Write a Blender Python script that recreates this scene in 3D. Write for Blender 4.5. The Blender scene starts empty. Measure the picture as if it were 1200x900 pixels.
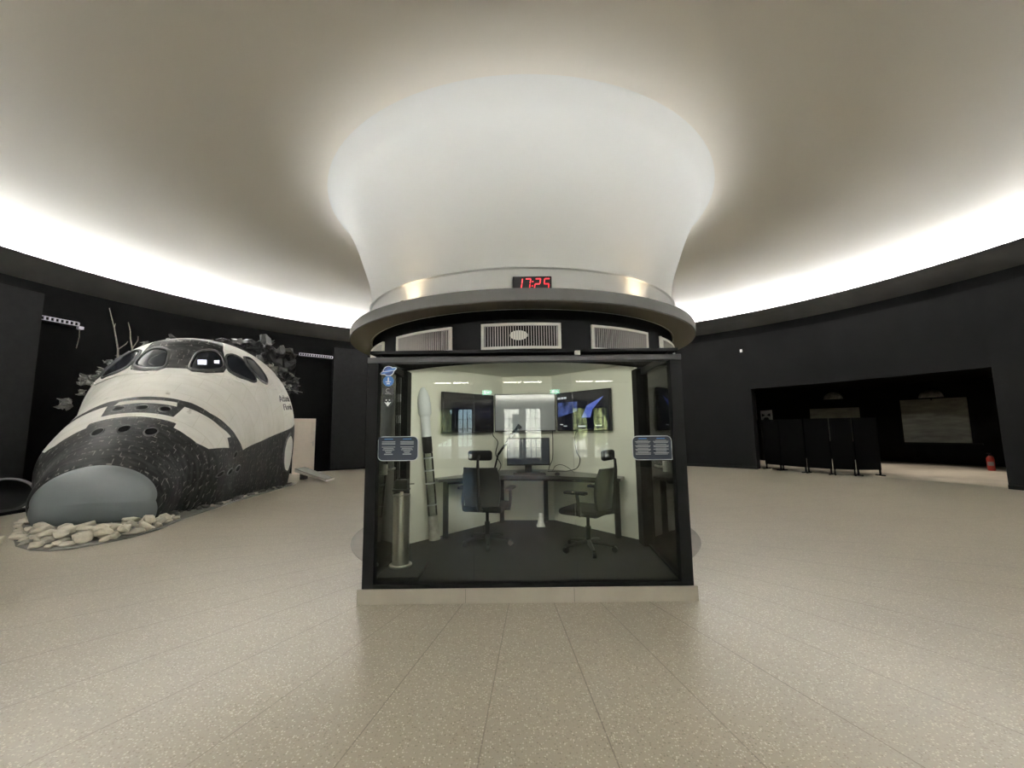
import bpy, bmesh, math, random
import numpy as np
from mathutils import Vector, Matrix, noise

S = bpy.context.scene
COL = S.collection
PI = math.pi
rad = math.radians
random.seed(7)

# ------------------------------------------------------------------ view
S.view_settings.view_transform = 'Standard'
S.view_settings.look = 'None'
S.view_settings.exposure = 0.0
S.view_settings.gamma = 1.0
S.view_settings.use_curve_mapping = False
S.cycles.max_bounces = 10
S.cycles.diffuse_bounces = 5
S.cycles.glossy_bounces = 5
S.cycles.transparent_max_bounces = 24
S.cycles.sample_clamp_indirect = 30.0

CX, CY = 0.149, 6.168          # axis of the round hall

# ------------------------------------------------------------------ materials
def new_mat(name):
    m = bpy.data.materials.new(name)
    m.use_nodes = True
    nt = m.node_tree
    return m, nt, nt.nodes, nt.links, nt.nodes['Principled BSDF']

def mat(name, col, rough=0.5, metal=0.0, spec=0.5, emit=None, estr=0.0, var=0.0, vscale=8.0, bump=0.0, bscale=40.0, coat=0.0):
    m, nt, N, L, b = new_mat(name)
    b.inputs['Base Color'].default_value = (*col, 1)
    b.inputs['Roughness'].default_value = rough
    b.inputs['Metallic'].default_value = metal
    b.inputs['Specular IOR Level'].default_value = spec
    b.inputs['Coat Weight'].default_value = coat
    if emit:
        b.inputs['Emission Color'].default_value = (*emit, 1)
        b.inputs['Emission Strength'].default_value = estr
    if var or bump:
        tc = N.new('ShaderNodeTexCoord')
    if var:
        nz = N.new('ShaderNodeTexNoise'); nz.inputs['Scale'].default_value = vscale; nz.inputs['Detail'].default_value = 6
        L.new(tc.outputs['Object'], nz.inputs['Vector'])
        r = N.new('ShaderNodeValToRGB')
        r.color_ramp.elements[0].position = .3; r.color_ramp.elements[1].position = .7
        r.color_ramp.elements[0].color = (*[c*(1-var) for c in col], 1)
        r.color_ramp.elements[1].color = (*[min(1, c*(1+var)) for c in col], 1)
        L.new(nz.outputs['Fac'], r.inputs['Fac']); L.new(r.outputs['Color'], b.inputs['Base Color'])
    if bump:
        nb = N.new('ShaderNodeTexNoise'); nb.inputs['Scale'].default_value = bscale; nb.inputs['Detail'].default_value = 4
        L.new(tc.outputs['Object'], nb.inputs['Vector'])
        bp = N.new('ShaderNodeBump'); bp.inputs['Strength'].default_value = bump; bp.inputs['Distance'].default_value = .02
        L.new(nb.outputs['Fac'], bp.inputs['Height']); L.new(bp.outputs['Normal'], b.inputs['Normal'])
    return m

def math_node(N, L, op, a, b=None):
    n = N.new('ShaderNodeMath'); n.operation = op
    for i, v in enumerate((a, b)):
        if v is None: continue
        if isinstance(v, (int, float)): n.inputs[i].default_value = v
        else: L.new(v, n.inputs[i])
    return n.outputs[0]

def mix_col(N, L, fac, a, b):
    n = N.new('ShaderNodeMix'); n.data_type = 'RGBA'
    for s, v in ((n.inputs[0], fac), (n.inputs[6], a), (n.inputs[7], b)):
        if isinstance(v, (int, float)): s.default_value = v
        elif isinstance(v, tuple): s.default_value = (*v, 1)
        else: L.new(v, s)
    return n.outputs[2]

def ramp(N, L, fac, p0, p1, c0=(0, 0, 0), c1=(1, 1, 1)):
    r = N.new('ShaderNodeValToRGB')
    r.color_ramp.elements[0].position = p0; r.color_ramp.elements[1].position = p1
    r.color_ramp.elements[0].color = (*c0, 1); r.color_ramp.elements[1].color = (*c1, 1)
    L.new(fac, r.inputs['Fac'])
    return r.outputs['Color']

def terrazzo():
    m, nt, N, L, b = new_mat('terrazzo')
    tc = N.new('ShaderNodeTexCoord'); P = tc.outputs['Object']
    sep = N.new('ShaderNodeSeparateXYZ'); L.new(P, sep.inputs[0])
    x, y = sep.outputs[0], sep.outputs[1]
    n1 = N.new('ShaderNodeTexNoise'); n1.inputs['Scale'].default_value = .55; n1.inputs['Detail'].default_value = 5; L.new(P, n1.inputs['Vector'])
    n2 = N.new('ShaderNodeTexNoise'); n2.inputs['Scale'].default_value = 7; n2.inputs['Detail'].default_value = 6; L.new(P, n2.inputs['Vector'])
    base = mix_col(N, L, n1.outputs['Fac'], (.235, .208, .158), (.40, .365, .292))
    base = mix_col(N, L, math_node(N, L, 'MULTIPLY', n2.outputs['Fac'], .35), base, (.31, .275, .215))
    v1 = N.new('ShaderNodeTexVoronoi'); v1.inputs['Scale'].default_value = 95; v1.inputs['Randomness'].default_value = 1; L.new(P, v1.inputs['Vector'])
    chip = ramp(N, L, v1.outputs['Distance'], .28, .50, (1, 1, 1), (0, 0, 0))
    sel = N.new('ShaderNodeSeparateColor'); L.new(v1.outputs['Color'], sel.inputs[0])
    light = math_node(N, L, 'MULTIPLY', chip, ramp(N, L, sel.outputs[0], .55, .75))
    dark = math_node(N, L, 'MULTIPLY', chip, ramp(N, L, sel.outputs[1], .60, .80))
    base = mix_col(N, L, math_node(N, L, 'MULTIPLY', light, .75), base, (.62, .58, .49))
    base = mix_col(N, L, math_node(N, L, 'MULTIPLY', dark, .7), base, (.15, .125, .09))
    # radial joints every 8 degrees
    ang = math_node(N, L, 'ARCTAN2', x, math_node(N, L, 'MULTIPLY', y, -1.0))
    a8 = math_node(N, L, 'ADD', math_node(N, L, 'DIVIDE', ang, rad(8)), 100.5 - 3.8/8)
    fr = math_node(N, L, 'ABSOLUTE', math_node(N, L, 'SUBTRACT', math_node(N, L, 'FRACT', a8), .5))
    r2 = math_node(N, L, 'SQRT', math_node(N, L, 'ADD', math_node(N, L, 'MULTIPLY', x, x), math_node(N, L, 'MULTIPLY', y, y)))
    dist = math_node(N, L, 'MULTIPLY', math_node(N, L, 'MULTIPLY', fr, rad(8)), r2)
    joint = math_node(N, L, 'LESS_THAN', dist, .0036)
    wn = N.new('ShaderNodeTexWhiteNoise'); wn.noise_dimensions = '1D'; L.new(math_node(N, L, 'FLOOR', a8), wn.inputs['W'])
    joint = math_node(N, L, 'MULTIPLY', joint, math_node(N, L, 'ADD', math_node(N, L, 'MULTIPLY', wn.outputs['Value'], .35), .65))
    base = mix_col(N, L, math_node(N, L, 'MULTIPLY', joint, .8), base, (.12, .10, .08))
    L.new(base, b.inputs['Base Color']); b.inputs['Specular IOR Level'].default_value = .42
    rr = N.new('ShaderNodeMapRange'); rr.inputs['To Min'].default_value = .285; rr.inputs['To Max'].default_value = .34
    L.new(n2.outputs['Fac'], rr.inputs['Value']); L.new(rr.outputs[0], b.inputs['Roughness'])
    n3 = N.new('ShaderNodeTexNoise'); n3.inputs['Scale'].default_value = 3; L.new(P, n3.inputs['Vector'])
    bp = N.new('ShaderNodeBump'); bp.inputs['Strength'].default_value = .05; bp.inputs['Distance'].default_value = .02
    L.new(n3.outputs['Fac'], bp.inputs['Height']); L.new(bp.outputs['Normal'], b.inputs['Normal'])
    return m

def ceiling_plaster():
    m, nt, N, L, b = new_mat('ceiling plaster')
    b.inputs['Roughness'].default_value = .85; b.inputs['Specular IOR Level'].default_value = .2
    tc = N.new('ShaderNodeTexCoord'); P = tc.outputs['Object']
    sep = N.new('ShaderNodeSeparateXYZ'); L.new(P, sep.inputs[0]); x, y = sep.outputs[0], sep.outputs[1]
    r2 = math_node(N, L, 'SQRT', math_node(N, L, 'ADD', math_node(N, L, 'MULTIPLY', x, x), math_node(N, L, 'MULTIPLY', y, y)))
    ang = math_node(N, L, 'ARCTAN2', x, y)
    cb = N.new('ShaderNodeCombineXYZ')
    L.new(math_node(N, L, 'MULTIPLY', r2, 3.2), cb.inputs[0]); L.new(math_node(N, L, 'MULTIPLY', ang, 5.0), cb.inputs[1])
    n1 = N.new('ShaderNodeTexNoise'); n1.inputs['Scale'].default_value = 1.0; n1.inputs['Detail'].default_value = 6; n1.inputs['Roughness'].default_value = .6
    L.new(cb.outputs[0], n1.inputs['Vector'])
    # trowel marks grow towards the rim of the vault
    edge = N.new('ShaderNodeMapRange'); edge.inputs['From Min'].default_value = 4.5; edge.inputs['From Max'].default_value = 9.5
    L.new(r2, edge.inputs['Value'])
    bp = N.new('ShaderNodeBump'); bp.inputs['Distance'].default_value = .05
    L.new(math_node(N, L, 'MULTIPLY', edge.outputs[0], .16), bp.inputs['Strength'])
    L.new(n1.outputs['Fac'], bp.inputs['Height']); L.new(bp.outputs['Normal'], b.inputs['Normal'])
    b.inputs['Base Color'].default_value = (.83, .795, .73, 1)
    return m

def glass(name, tint=(.93, .95, .93), rough=0.0, ior=1.5):
    m, nt, N, L, b = new_mat(name)
    N.remove(b)
    out = [n for n in N if n.type == 'OUTPUT_MATERIAL'][0]
    t = N.new('ShaderNodeBsdfTransparent'); t.inputs[0].default_value = (*tint, 1)
    g = N.new('ShaderNodeBsdfGlossy'); g.inputs['Roughness'].default_value = rough
    f = N.new('ShaderNodeFresnel'); f.inputs['IOR'].default_value = ior
    mx = N.new('ShaderNodeMixShader')
    L.new(f.outputs[0], mx.inputs[0]); L.new(t.outputs[0], mx.inputs[1]); L.new(g.outputs[0], mx.inputs[2]); L.new(mx.outputs[0], out.inputs[0])
    return m

def hull_tiles():
    m, nt, N, L, b = new_mat('hull tiles')
    at = N.new('ShaderNodeAttribute'); at.attribute_name = 'black_tile'
    fac = N.new('ShaderNodeMapRange'); fac.inputs['From Min'].default_value = -.004; fac.inputs['From Max'].default_value = .004
    L.new(at.outputs['Fac'], fac.inputs['Value'])
    uv = N.new('ShaderNodeUVMap'); uv.uv_map = 'UVMap'
    # white blanket with faint stains and panel lines
    n1 = N.new('ShaderNodeTexNoise'); n1.inputs['Scale'].default_value = 1.6; n1.inputs['Detail'].default_value = 7; n1.inputs['Roughness'].default_value = .62
    mp = N.new('ShaderNodeMapping'); mp.inputs['Scale'].default_value = (1.0, 2.6, 1); L.new(uv.outputs[0], mp.inputs[0]); L.new(mp.outputs[0], n1.inputs['Vector'])
    white = mix_col(N, L, ramp(N, L, n1.outputs['Fac'], .28, .55), (.80, .795, .745), (.90, .895, .85))
    n4 = N.new('ShaderNodeTexNoise'); n4.inputs['Scale'].default_value = 3.1; n4.inputs['Detail'].default_value = 3; L.new(uv.outputs[0], n4.inputs['Vector'])
    white = mix_col(N, L, ramp(N, L, n4.outputs['Fac'], .70, .78), white, (.50, .48, .42))
    bk = N.new('ShaderNodeTexBrick'); bk.inputs['Scale'].default_value = 1.0
    bk.inputs['Brick Width'].default_value = .62; bk.inputs['Row Height'].default_value = .34; bk.inputs['Mortar Size'].default_value = .006
    bk.inputs['Color1'].default_value = (1, 1, 1, 1); bk.inputs['Color2'].default_value = (.97, .96, .95, 1); bk.inputs['Mortar'].default_value = (.86, .85, .82, 1)
    L.new(uv.outputs[0], bk.inputs['Vector'])
    mul = N.new('ShaderNodeMix'); mul.data_type = 'RGBA'; mul.blend_type = 'MULTIPLY'; mul.inputs[0].default_value = 1
    L.new(white, mul.inputs[6]); L.new(bk.outputs['Color'], mul.inputs[7]); white = mul.outputs[2]
    # black tiles: worn pale dashes along the tile gaps, brushed grey patches
    b2 = N.new('ShaderNodeTexBrick'); b2.inputs['Scale'].default_value = 1.0; b2.offset = .5
    b2.inputs['Brick Width'].default_value = .12; b2.inputs['Row Height'].default_value = .085; b2.inputs['Mortar Size'].default_value = .007; b2.inputs['Mortar Smooth'].default_value = .3
    L.new(uv.outputs[0], b2.inputs['Vector'])
    n2 = N.new('ShaderNodeTexNoise'); n2.inputs['Scale'].default_value = 13; n2.inputs['Detail'].default_value = 2; L.new(uv.outputs[0], n2.inputs['Vector'])
    dash = math_node(N, L, 'MULTIPLY', b2.outputs['Fac'], ramp(N, L, n2.outputs['Fac'], .53, .62))
    n3 = N.new('ShaderNodeTexNoise'); n3.inputs['Scale'].default_value = 5; n3.inputs['Detail'].default_value = 8
    mp3 = N.new('ShaderNodeMapping'); mp3.inputs['Scale'].default_value = (.8, 4.5, 1); L.new(uv.outputs[0], mp3.inputs[0]); L.new(mp3.outputs[0], n3.inputs['Vector'])
    black = mix_col(N, L, ramp(N, L, n3.outputs['Fac'], .42, .78), (.005, .005, .005), (.030, .030, .029))
    black = mix_col(N, L, math_node(N, L, 'MULTIPLY', dash, .6), black, (.20, .195, .18))
    L.new(mix_col(N, L, fac.outputs[0], white, black), b.inputs['Base Color'])
    b.inputs['Roughness'].default_value = .58; b.inputs['Specular IOR Level'].default_value = .13
    return m

def striped(name, c0, c1, scale, axis='X', rough=.5, spec=.5):
    m, nt, N, L, b = new_mat(name)
    tc = N.new('ShaderNodeTexCoord'); w = N.new('ShaderNodeTexWave'); w.bands_direction = axis
    w.inputs['Scale'].default_value = scale; w.inputs['Distortion'].default_value = .4
    L.new(tc.outputs['Object'], w.inputs['Vector'])
    L.new(mix_col(N, L, w.outputs['Fac'], c0, c1), b.inputs['Base Color']); b.inputs['Roughness'].default_value = rough
    b.inputs['Specular IOR Level'].default_value = spec
    return m

def noisy_emit(name, c0, c1, scale, strength, p0=.35, p1=.65, base=(.01, .01, .01)):
    m, nt, N, L, b = new_mat(name)
    tc = N.new('ShaderNodeTexCoord'); nz = N.new('ShaderNodeTexNoise'); nz.inputs['Scale'].default_value = scale; nz.inputs['Detail'].default_value = 6
    L.new(tc.outputs['Object'], nz.inputs['Vector'])
    L.new(ramp(N, L, nz.outputs['Fac'], p0, p1, c0, c1), b.inputs['Emission Color'])
    b.inputs['Emission Strength'].default_value = strength; b.inputs['Base Color'].default_value = (*base, 1); b.inputs['Roughness'].default_value = .15
    return m

def mural_mat():
    m, nt, N, L, b = new_mat('mural landscape')
    tc = N.new('ShaderNodeTexCoord'); mp = N.new('ShaderNodeMapping'); mp.inputs['Scale'].default_value = (1.2, 1.2, 5)
    L.new(tc.outputs['Object'], mp.inputs[0])
    nz = N.new('ShaderNodeTexNoise'); nz.inputs['Scale'].default_value = 1.3; nz.inputs['Detail'].default_value = 8; L.new(mp.outputs[0], nz.inputs['Vector'])
    L.new(ramp(N, L, nz.outputs['Fac'], .35, .75, (.10, .10, .083), (.2, .2, .165)), b.inputs['Base Color'])
    b.inputs['Roughness'].default_value = .8
    return m

M = dict(
    terrazzo=terrazzo(), ceiling=ceiling_plaster(),
    column=mat('column paint', (.80, .81, .80), .6, spec=.3, bump=.02, bscale=3),
    rim=mat('rim grey paint', (.062, .062, .058), .65, spec=.1, bump=.03, bscale=6),
    soffit_bounce=mat('rim soffit bounce light', (.135, .12, .095), .8, spec=.1),  # rim colour lifted and warmed to hold light bounced off the floor
    black_wall=mat('black wall paint', (.0045, .0045, .0045), .85, spec=0, var=.2, vscale=2),
    grey_wall=mat('charcoal wall paint', (.0085, .0085, .0087), .9, spec=0, var=.12, vscale=1.5, bump=.04, bscale=90),
    fascia=mat('fascia grey', (.040, .039, .037), .85, spec=0, var=.1, vscale=2),
    panel=mat('charcoal board', (.012, .012, .0122), .85, spec=0, var=.1),
    led=mat('cove led', (1, 1, 1), .5, emit=(.965, .985, 1.0), estr=1.0),
    black_metal=mat('black powder coat', (.003, .003, .003), .55, spec=.10),
    dark_metal=mat('charcoal metal', (.022, .022, .023), .45, spec=.25),
    band=mat('black drum band', (.011, .011, .0113), .7, spec=0),
    drum=mat('drum grey paint', (.30, .30, .28), .7, var=.06),
    stone=mat('limestone plinth', (.345, .32, .265), .45, var=.10, vscale=3),
    ring=mat('dark inlay ring', (.17, .155, .135), .55, spec=.2, var=.12, vscale=5),
    carpet=mat('charcoal carpet', (.019, .020, .019), .95, spec=.1, var=.25, vscale=60, bump=.2, bscale=300),
    booth_white=mat('booth white wall', (.72, .72, .63), .6, spec=.3, var=.03, vscale=2),
    glass=glass('clear glass'), side_glass=glass('side glass', (.88, .90, .88), ior=1.22), door_glass=glass('door glass', (.95, .97, .95)),
    chrome=mat('brushed steel', (.62, .60, .55), .28, metal=1.0),
    white_trim=mat('white trim', (.80, .78, .72), .5), slat=mat('grille slat', (.50, .47, .45), .45, metal=.3),
    dark_void=mat('dark void', (.004, .004, .004), .9, spec=.1),
    led_red=mat('red digits', (.2, 0, 0), .4, emit=(1.0, .03, .045), estr=1.7),
    clock_case=mat('clock case', (.014, .013, .013), .6, spec=.1),
    hull=hull_tiles(), hull_white=mat('hull white', (.84, .83, .78), .55), cap=mat('nose cap grey', (.085, .096, .098), .42, spec=.4, var=.05, vscale=3),
    frame_black=mat('window frame black', (.012, .012, .012), .5), shuttle_glass=mat('shuttle window glass', (.006, .007, .009), .2, spec=.14),
    hole=mat('thruster dark', (.002, .002, .002), .9, spec=.05), black_tile=mat('black tile rim', (.03, .03, .03), .6),
    letter=mat('black lettering', (.015, .015, .015), .6),
    pane_patch=mat('bright pane patch', (.8, .8, .9), .3, emit=(.85, .86, 1.0), estr=1.1),
    foil=mat('crumpled dark foil', (.055, .055, .055), .42, metal=.55, var=.4, vscale=6, bump=.5, bscale=14),
    foil_pale=mat('torn pale skin', (.40, .39, .34), .6, var=.4, vscale=8),
    shard_grey=mat('torn grey skin', (.13, .13, .12), .8, var=.4, vscale=8),
    rubble=mat('dark rubble', (.045, .043, .04), .9, var=.4, vscale=10, bump=.6, bscale=18),
    rock=mat('pale rock', (.50, .465, .375), .85, var=.18, vscale=9, bump=.7, bscale=14),
    rock2=mat('grey rock', (.33, .31, .26), .85, var=.22, vscale=9, bump=.7, bscale=14),
    base_plate=mat('grey base plate', (.13, .125, .11), .7, var=.2),
    branch=mat('pale branch bark', (.13, .12, .095), .85, var=.3, vscale=30),
    white_door=mat('cream door paint', (.80, .715, .63), .5, var=.03), ramp_top=mat('ramp tread', (.10, .095, .08), .8), ramp_edge=mat('ramp edge', (.55, .54, .49), .6),
    tray=mat('galvanised tray', (.40, .38, .44), .4, metal=.6),
    plastic_black=mat('black plastic', (.007, .007, .0075), .45, spec=.3), fabric_black=mat('black fabric', (.006, .006, .0065), .9, spec=.15, bump=.2, bscale=200),
    mesh_back=mat('dark mesh', (.010, .0105, .012), .34, spec=.5),
    desk=mat('black desktop', (.013, .013, .013), .28), screen_off=mat('switched off screen', (.005, .005, .009), .10, spec=.6),
    screen_grey=mat('grey lit screen', (.06, .06, .06), .14, emit=(.52, .53, .52), estr=.20), screen_dark=mat('dark lit screen', (.004, .004, .006), .1, emit=(.10, .12, .35), estr=.02),
    monitor=mat('monitor screen', (.006, .006, .009), .16, emit=(.25, .28, .38), estr=.055),
    photo_blue=noisy_emit('blue earth picture', (.01, .02, .07), (.12, .19, .62), 9, .55), wing_blue=noisy_emit('blue wing picture', (.07, .12, .6), (.22, .30, .85), 5, .8),
    text_white=mat('lit white text', (.5, .5, .5), .5, emit=(.8, .85, 1), estr=.45),
    print_white=mat('printed white', (.62, .62, .62), .6), print_grey=mat('printed grey text', (.23, .225, .22), .6), print_navy=mat('printed navy', (.008, .013, .024), .35),
    print_blue=mat('printed blue', (.055, .17, .42), .5), print_deep=mat('printed deep blue', (.02, .05, .16), .5), print_black=mat('printed black', (.008, .008, .009), .45),
    rocket_white=mat('rocket white', (.62, .65, .66), .45), rocket_black=mat('rocket black', (.012, .012, .012), .5),
    acrylic=glass('clear acrylic', (.86, .88, .85)), device=mat('device black', (.02, .02, .018), .5, metal=.3, var=.4, vscale=30),
    exit_green=mat('exit sign light', (.1, .3, .2), .4, emit=(.35, .95, .72), estr=9.0), exit_white=mat('exit sign symbol', (.9, .9, .9), .4, emit=(1, 1, 1), estr=14.0),
    lamp_strip=mat('linear lamp diffuser', (.9, .9, .9), .5, emit=(1, .95, .86), estr=25.0),
    foyer=mat('foyer wall', (.22, .21, .19), .7), door_frame=mat('door frame dark', (.018, .018, .018), .5),
    mural=mural_mat(), dome=mat('sconce dome', (.22, .21, .19), .8, spec=.1, var=.5, vscale=9), red=mat('extinguisher red', (.36, .03, .02), .35), alcove_wall=mat('alcove black', (.005, .005, .0047), .85, spec=0, var=.3, vscale=2),
    sign_white=mat('sign white', (.55, .55, .52), .5), alcove_floor=mat('alcove stone', (.60, .54, .45), .45, var=.12, vscale=2),
    alcove_brown=mat('alcove brown wall', (.03, .026, .022), .75, var=.2),
    foliage=mat('leaf green', (.36, .40, .20), .7, var=.5, vscale=3, bump=.5, bscale=6), trunk=mat('tree bark', (.10, .075, .05), .9),
    pavement=mat('outside paving', (.42, .41, .38), .8, var=.1, vscale=2), house=mat('pale render', (.78, .77, .74), .8), roof_tile=mat('red roof', (.35, .12, .08), .8), pane_dark=mat('house pane', (.03, .04, .05), .2),
    panel_black=mat('black cloth panel', (.0025, .0025, .0025), .95, spec=0),
    white_model=mat('white model', (.78, .78, .74), .5), tub=mat('black tub', (.005, .005, .005), .7, spec=.1), tub_rim=mat('grey tub rim', (.05, .05, .05), .6, spec=.2),
    hinge=mat('white hinge', (.72, .72, .70), .4),
)

# ------------------------------------------------------------------ builders
def setp(o, label=None, cat=None, group=None, kind=None):
    if label: o['label'] = label
    if cat: o['category'] = cat
    if group: o['group'] = group
    if kind: o['kind'] = kind
    return o

def thing(name, label, cat, loc=(0, 0, 0), rz=0.0, group=None):
    o = bpy.data.objects.new(name, None); COL.objects.link(o)
    o.location = loc; o.rotation_euler = (0, 0, rz); o.empty_display_size = .1
    return setp(o, label, cat, group)

class MB:
    """collects shapes in one coordinate frame and becomes one mesh"""
    def __init__(s): s.v = []; s.f = []; s.mi = []
    def add(s, vs, fs, mi=0):
        k = len(s.v); s.v += [tuple(p) for p in vs]; s.f += [tuple(i+k for i in f) for f in fs]; s.mi += [mi]*len(fs); return s
    def box(s, x0, x1, y0, y1, z0, z1, mi=0, bev=0.0, R=None):
        bm = bmesh.new(); bmesh.ops.create_cube(bm, size=1)
        for v in bm.verts: v.co = Vector(((x0+x1)/2+v.co.x*(x1-x0), (y0+y1)/2+v.co.y*(y1-y0), (z0+z1)/2+v.co.z*(z1-z0)))
        if bev: bmesh.ops.bevel(bm, geom=bm.edges[:], offset=bev, segments=2, affect='EDGES', profile=.5)
        return s.from_bm(bm, mi, R)
    def from_bm(s, bm, mi=0, R=None):
        bm.verts.ensure_lookup_table(); bm.verts.index_update()
        vs = [(R @ v.co if R else v.co) for v in bm.verts]
        s.add([tuple(v) for v in vs], [[v.index for v in f.verts] for f in bm.faces], mi); bm.free(); return s
    def tube(s, pts, r, n=8, mi=0, cap=True):
        pts = [Vector(p) for p in pts]; k = len(s.v); m = len(pts)
        rs = r if isinstance(r, (list, tuple)) else [r]*m
        up = Vector((0, 0, 1)); last = None
        for i, p in enumerate(pts):
            t = (pts[min(i+1, m-1)]-pts[max(i-1, 0)]).normalized()
            a = last if last is not None else (up.cross(t) if abs(t.z) < .95 else Vector((1, 0, 0)).cross(t))
            a = (a - t*a.dot(t)).normalized(); b = t.cross(a); last = a
            for j in range(n):
                th = 2*PI*j/n; s.v.append(tuple(p+(a*math.cos(th)+b*math.sin(th))*rs[i]))
        for i in range(m-1):
            for j in range(n):
                s.f.append((k+i*n+j, k+i*n+(j+1) % n, k+(i+1)*n+(j+1) % n, k+(i+1)*n+j)); s.mi.append(mi)
        if cap:
            s.f.append(tuple(k+j for j in range(n))[::-1]); s.mi.append(mi)
            s.f.append(tuple(k+(m-1)*n+j for j in range(n))); s.mi.append(mi)
        return s
    def lathe(s, prof, n=32, cx=0, cy=0, mi=0, a0=0.0, a1=2*PI, R=None, closed=False):
        full = abs(a1-a0-2*PI) < 1e-6; k = len(s.v); cols = n if full else n+1
        for (r, z) in prof:
            for j in range(cols):
                a = a0+(a1-a0)*j/n; p = Vector((cx+r*math.sin(a), cy+r*math.cos(a), z))
                s.v.append(tuple(R @ p if R else p))
        m = len(prof)
        for i in range(m if closed else m-1):
            i2 = (i+1) % m
            for j in range(n):
                j2 = (j+1) % cols
                s.f.append((k+i*cols+j, k+i*cols+j2, k+i2*cols+j2, k+i2*cols+j)); s.mi.append(mi)
        if closed and not full:
            s.f.append(tuple(k+i*cols for i in range(m))); s.mi.append(mi)
            s.f.append(tuple(k+i*cols+n for i in range(m))[::-1]); s.mi.append(mi)
        return s
    def prism(s, poly, z0, z1, mi=0, R=None):
        n = len(poly); vs = [Vector((x, y, z0)) for x, y in poly]+[Vector((x, y, z1)) for x, y in poly]
        if R: vs = [R @ v for v in vs]
        fs = [tuple(range(n))[::-1], tuple(range(n, 2*n))]+[(i, (i+1) % n, n+(i+1) % n, n+i) for i in range(n)]
        return s.add([tuple(v) for v in vs], fs, mi)
    def build(s, name, mats, parent=None, smooth=False, angle=None, world=True):
        me = bpy.data.meshes.new(name)
        off = Vector((0, 0, 0))
        if parent is not None and world:
            p = parent
            while p is not None: off += Vector(p.location); p = p.parent
        me.from_pydata([(x-off.x, y-off.y, z-off.z) for x, y, z in s.v], [], s.f)
        bm = bmesh.new(); bm.from_mesh(me); bmesh.ops.recalc_face_normals(bm, faces=bm.faces[:]); bm.to_mesh(me); bm.free()
        ms = mats if isinstance(mats, (list, tuple)) else [mats]
        for m in ms: me.materials.append(M[m] if isinstance(m, str) else m)
        if len(ms) > 1: me.polygons.foreach_set('material_index', s.mi)
        if smooth:
            me.polygons.foreach_set('use_smooth', [True]*len(me.polygons))
            if angle: me.set_sharp_from_angle(angle=rad(angle))
        o = bpy.data.objects.new(name, me); COL.objects.link(o)
        if parent is not None: o.parent = parent
        return o

def struct(o): return setp(o, kind='structure')

def pt(t, R, z):                      # hall polar coordinates, t in degrees, 0 = straight behind the column
    return (CX+R*math.sin(rad(t)), CY+R*math.cos(rad(t)), z)

def copy_tree(o, parent=None):
    c = o.copy(); COL.objects.link(c)
    if parent is not None: c.parent = parent
    for ch in list(o.children): copy_tree(ch, c)
    return c

# ------------------------------------------------------------------ the hall
o = MB().lathe([(0.001, 0), (2, 0), (4, 0), (8, 0), (11.3, 0), (11.3, -.2), (0.001, -.2)], 128).build('floor', 'terrazzo'); struct(o); o.location = (CX, CY, 0)
MB().lathe([(2.0, .0005), (2.372, .0005), (2.372, .003), (2.0, .003)], 128, CX, CY, closed=True).build('trim_1', 'ring'); struct(bpy.data.objects['trim_1'])
# vault: one surface from the flare of the column to the cove
prof = [(2.80, 4.645), (2.90, 4.71), (3.05, 4.77), (3.3, 4.825), (3.8, 4.878), (4.6, 4.955), (5.5, 5.07), (6.5, 5.225), (7.5, 5.355), (8.5, 5.455), (9.3, 5.505), (10.0, 5.53), (10.5, 5.527), (10.85, 5.50), (11.05, 5.44), (11.17, 5.34), (11.2, 5.22)]
def smooth_profile(p, k=4):
    out = []
    for i in range(len(p)-1):
        a, b, c, d = p[max(i-1, 0)], p[i], p[i+1], p[min(i+2, len(p)-1)]
        for j in range(k):
            t = j/k
            out.append(tuple(.5*((2*b[q])+(-a[q]+c[q])*t+(2*a[q]-5*b[q]+4*c[q]-d[q])*t*t+(-a[q]+3*b[q]-3*c[q]+d[q])*t**3) for q in (0, 1)))
    out.append(p[-1]); return out
o = MB().lathe(smooth_profile(prof), 160).build('ceiling', 'ceiling', smooth=True); struct(o); o.location = (CX, CY, 0)
# cove ledge: lip, trough, raked fascia
o = MB().lathe([(10.70, 5.275), (10.73, 5.275), (10.73, 5.24), (11.22, 5.24), (11.22, 4.84), (11.18, 4.86), (10.70, 5.26)], 160, CX, CY, closed=True).build('trim_2', 'fascia', smooth=True, angle=30); struct(o)
cove = thing('cove_light', 'continuous white light strip glowing in the cove around the ceiling edge', 'light', (CX, CY, 5.24))
MB().lathe([(10.86, 5.265), (10.98, 5.265), (10.98, 5.312), (10.86, 5.312)], 160, CX, CY, closed=True).build('light_strip', 'led', cove)
MB().lathe([(10.85, 5.2405), (10.99, 5.2405), (10.99, 5.2645), (10.85, 5.2645)], 160, CX, CY, closed=True).build('light_channel', 'rim', cove)

def arc_wall(name, m, t0, t1, R0, R1, z0, z1, n=None):
    n = n or max(4, int((t1-t0)/2))
    o = MB().lathe([(R0, z0), (R0, z1), (R1, z1), (R1, z0)], n, CX, CY, a0=rad(t0), a1=rad(t1), closed=True).build(name, m, smooth=True, angle=35)
    return struct(o)
TOP = 6.0
arc_wall('wall_left', 'black_wall', -155, -31, 11.2, 11.45, 0, TOP)
arc_wall('wall_back', 'grey_wall', -31, 46.4, 11.06, 11.45, 0, 4.56)
arc_wall('wall_right', 'grey_wall', 74.8, 155, 11.06, 11.45, 0, 4.56)
arc_wall('wall_alcove_lintel', 'grey_wall', 46.4, 74.8, 11.06, 11.45, 2.70, 4.56)
arc_wall('wall_upper', 'black_wall', -31, 155, 11.2, 11.45, 4.56, TOP)
arc_wall('wall_foyer_lintel', 'black_wall', 155, 205, 11.2, 11.45, 3.10, TOP)
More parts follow.
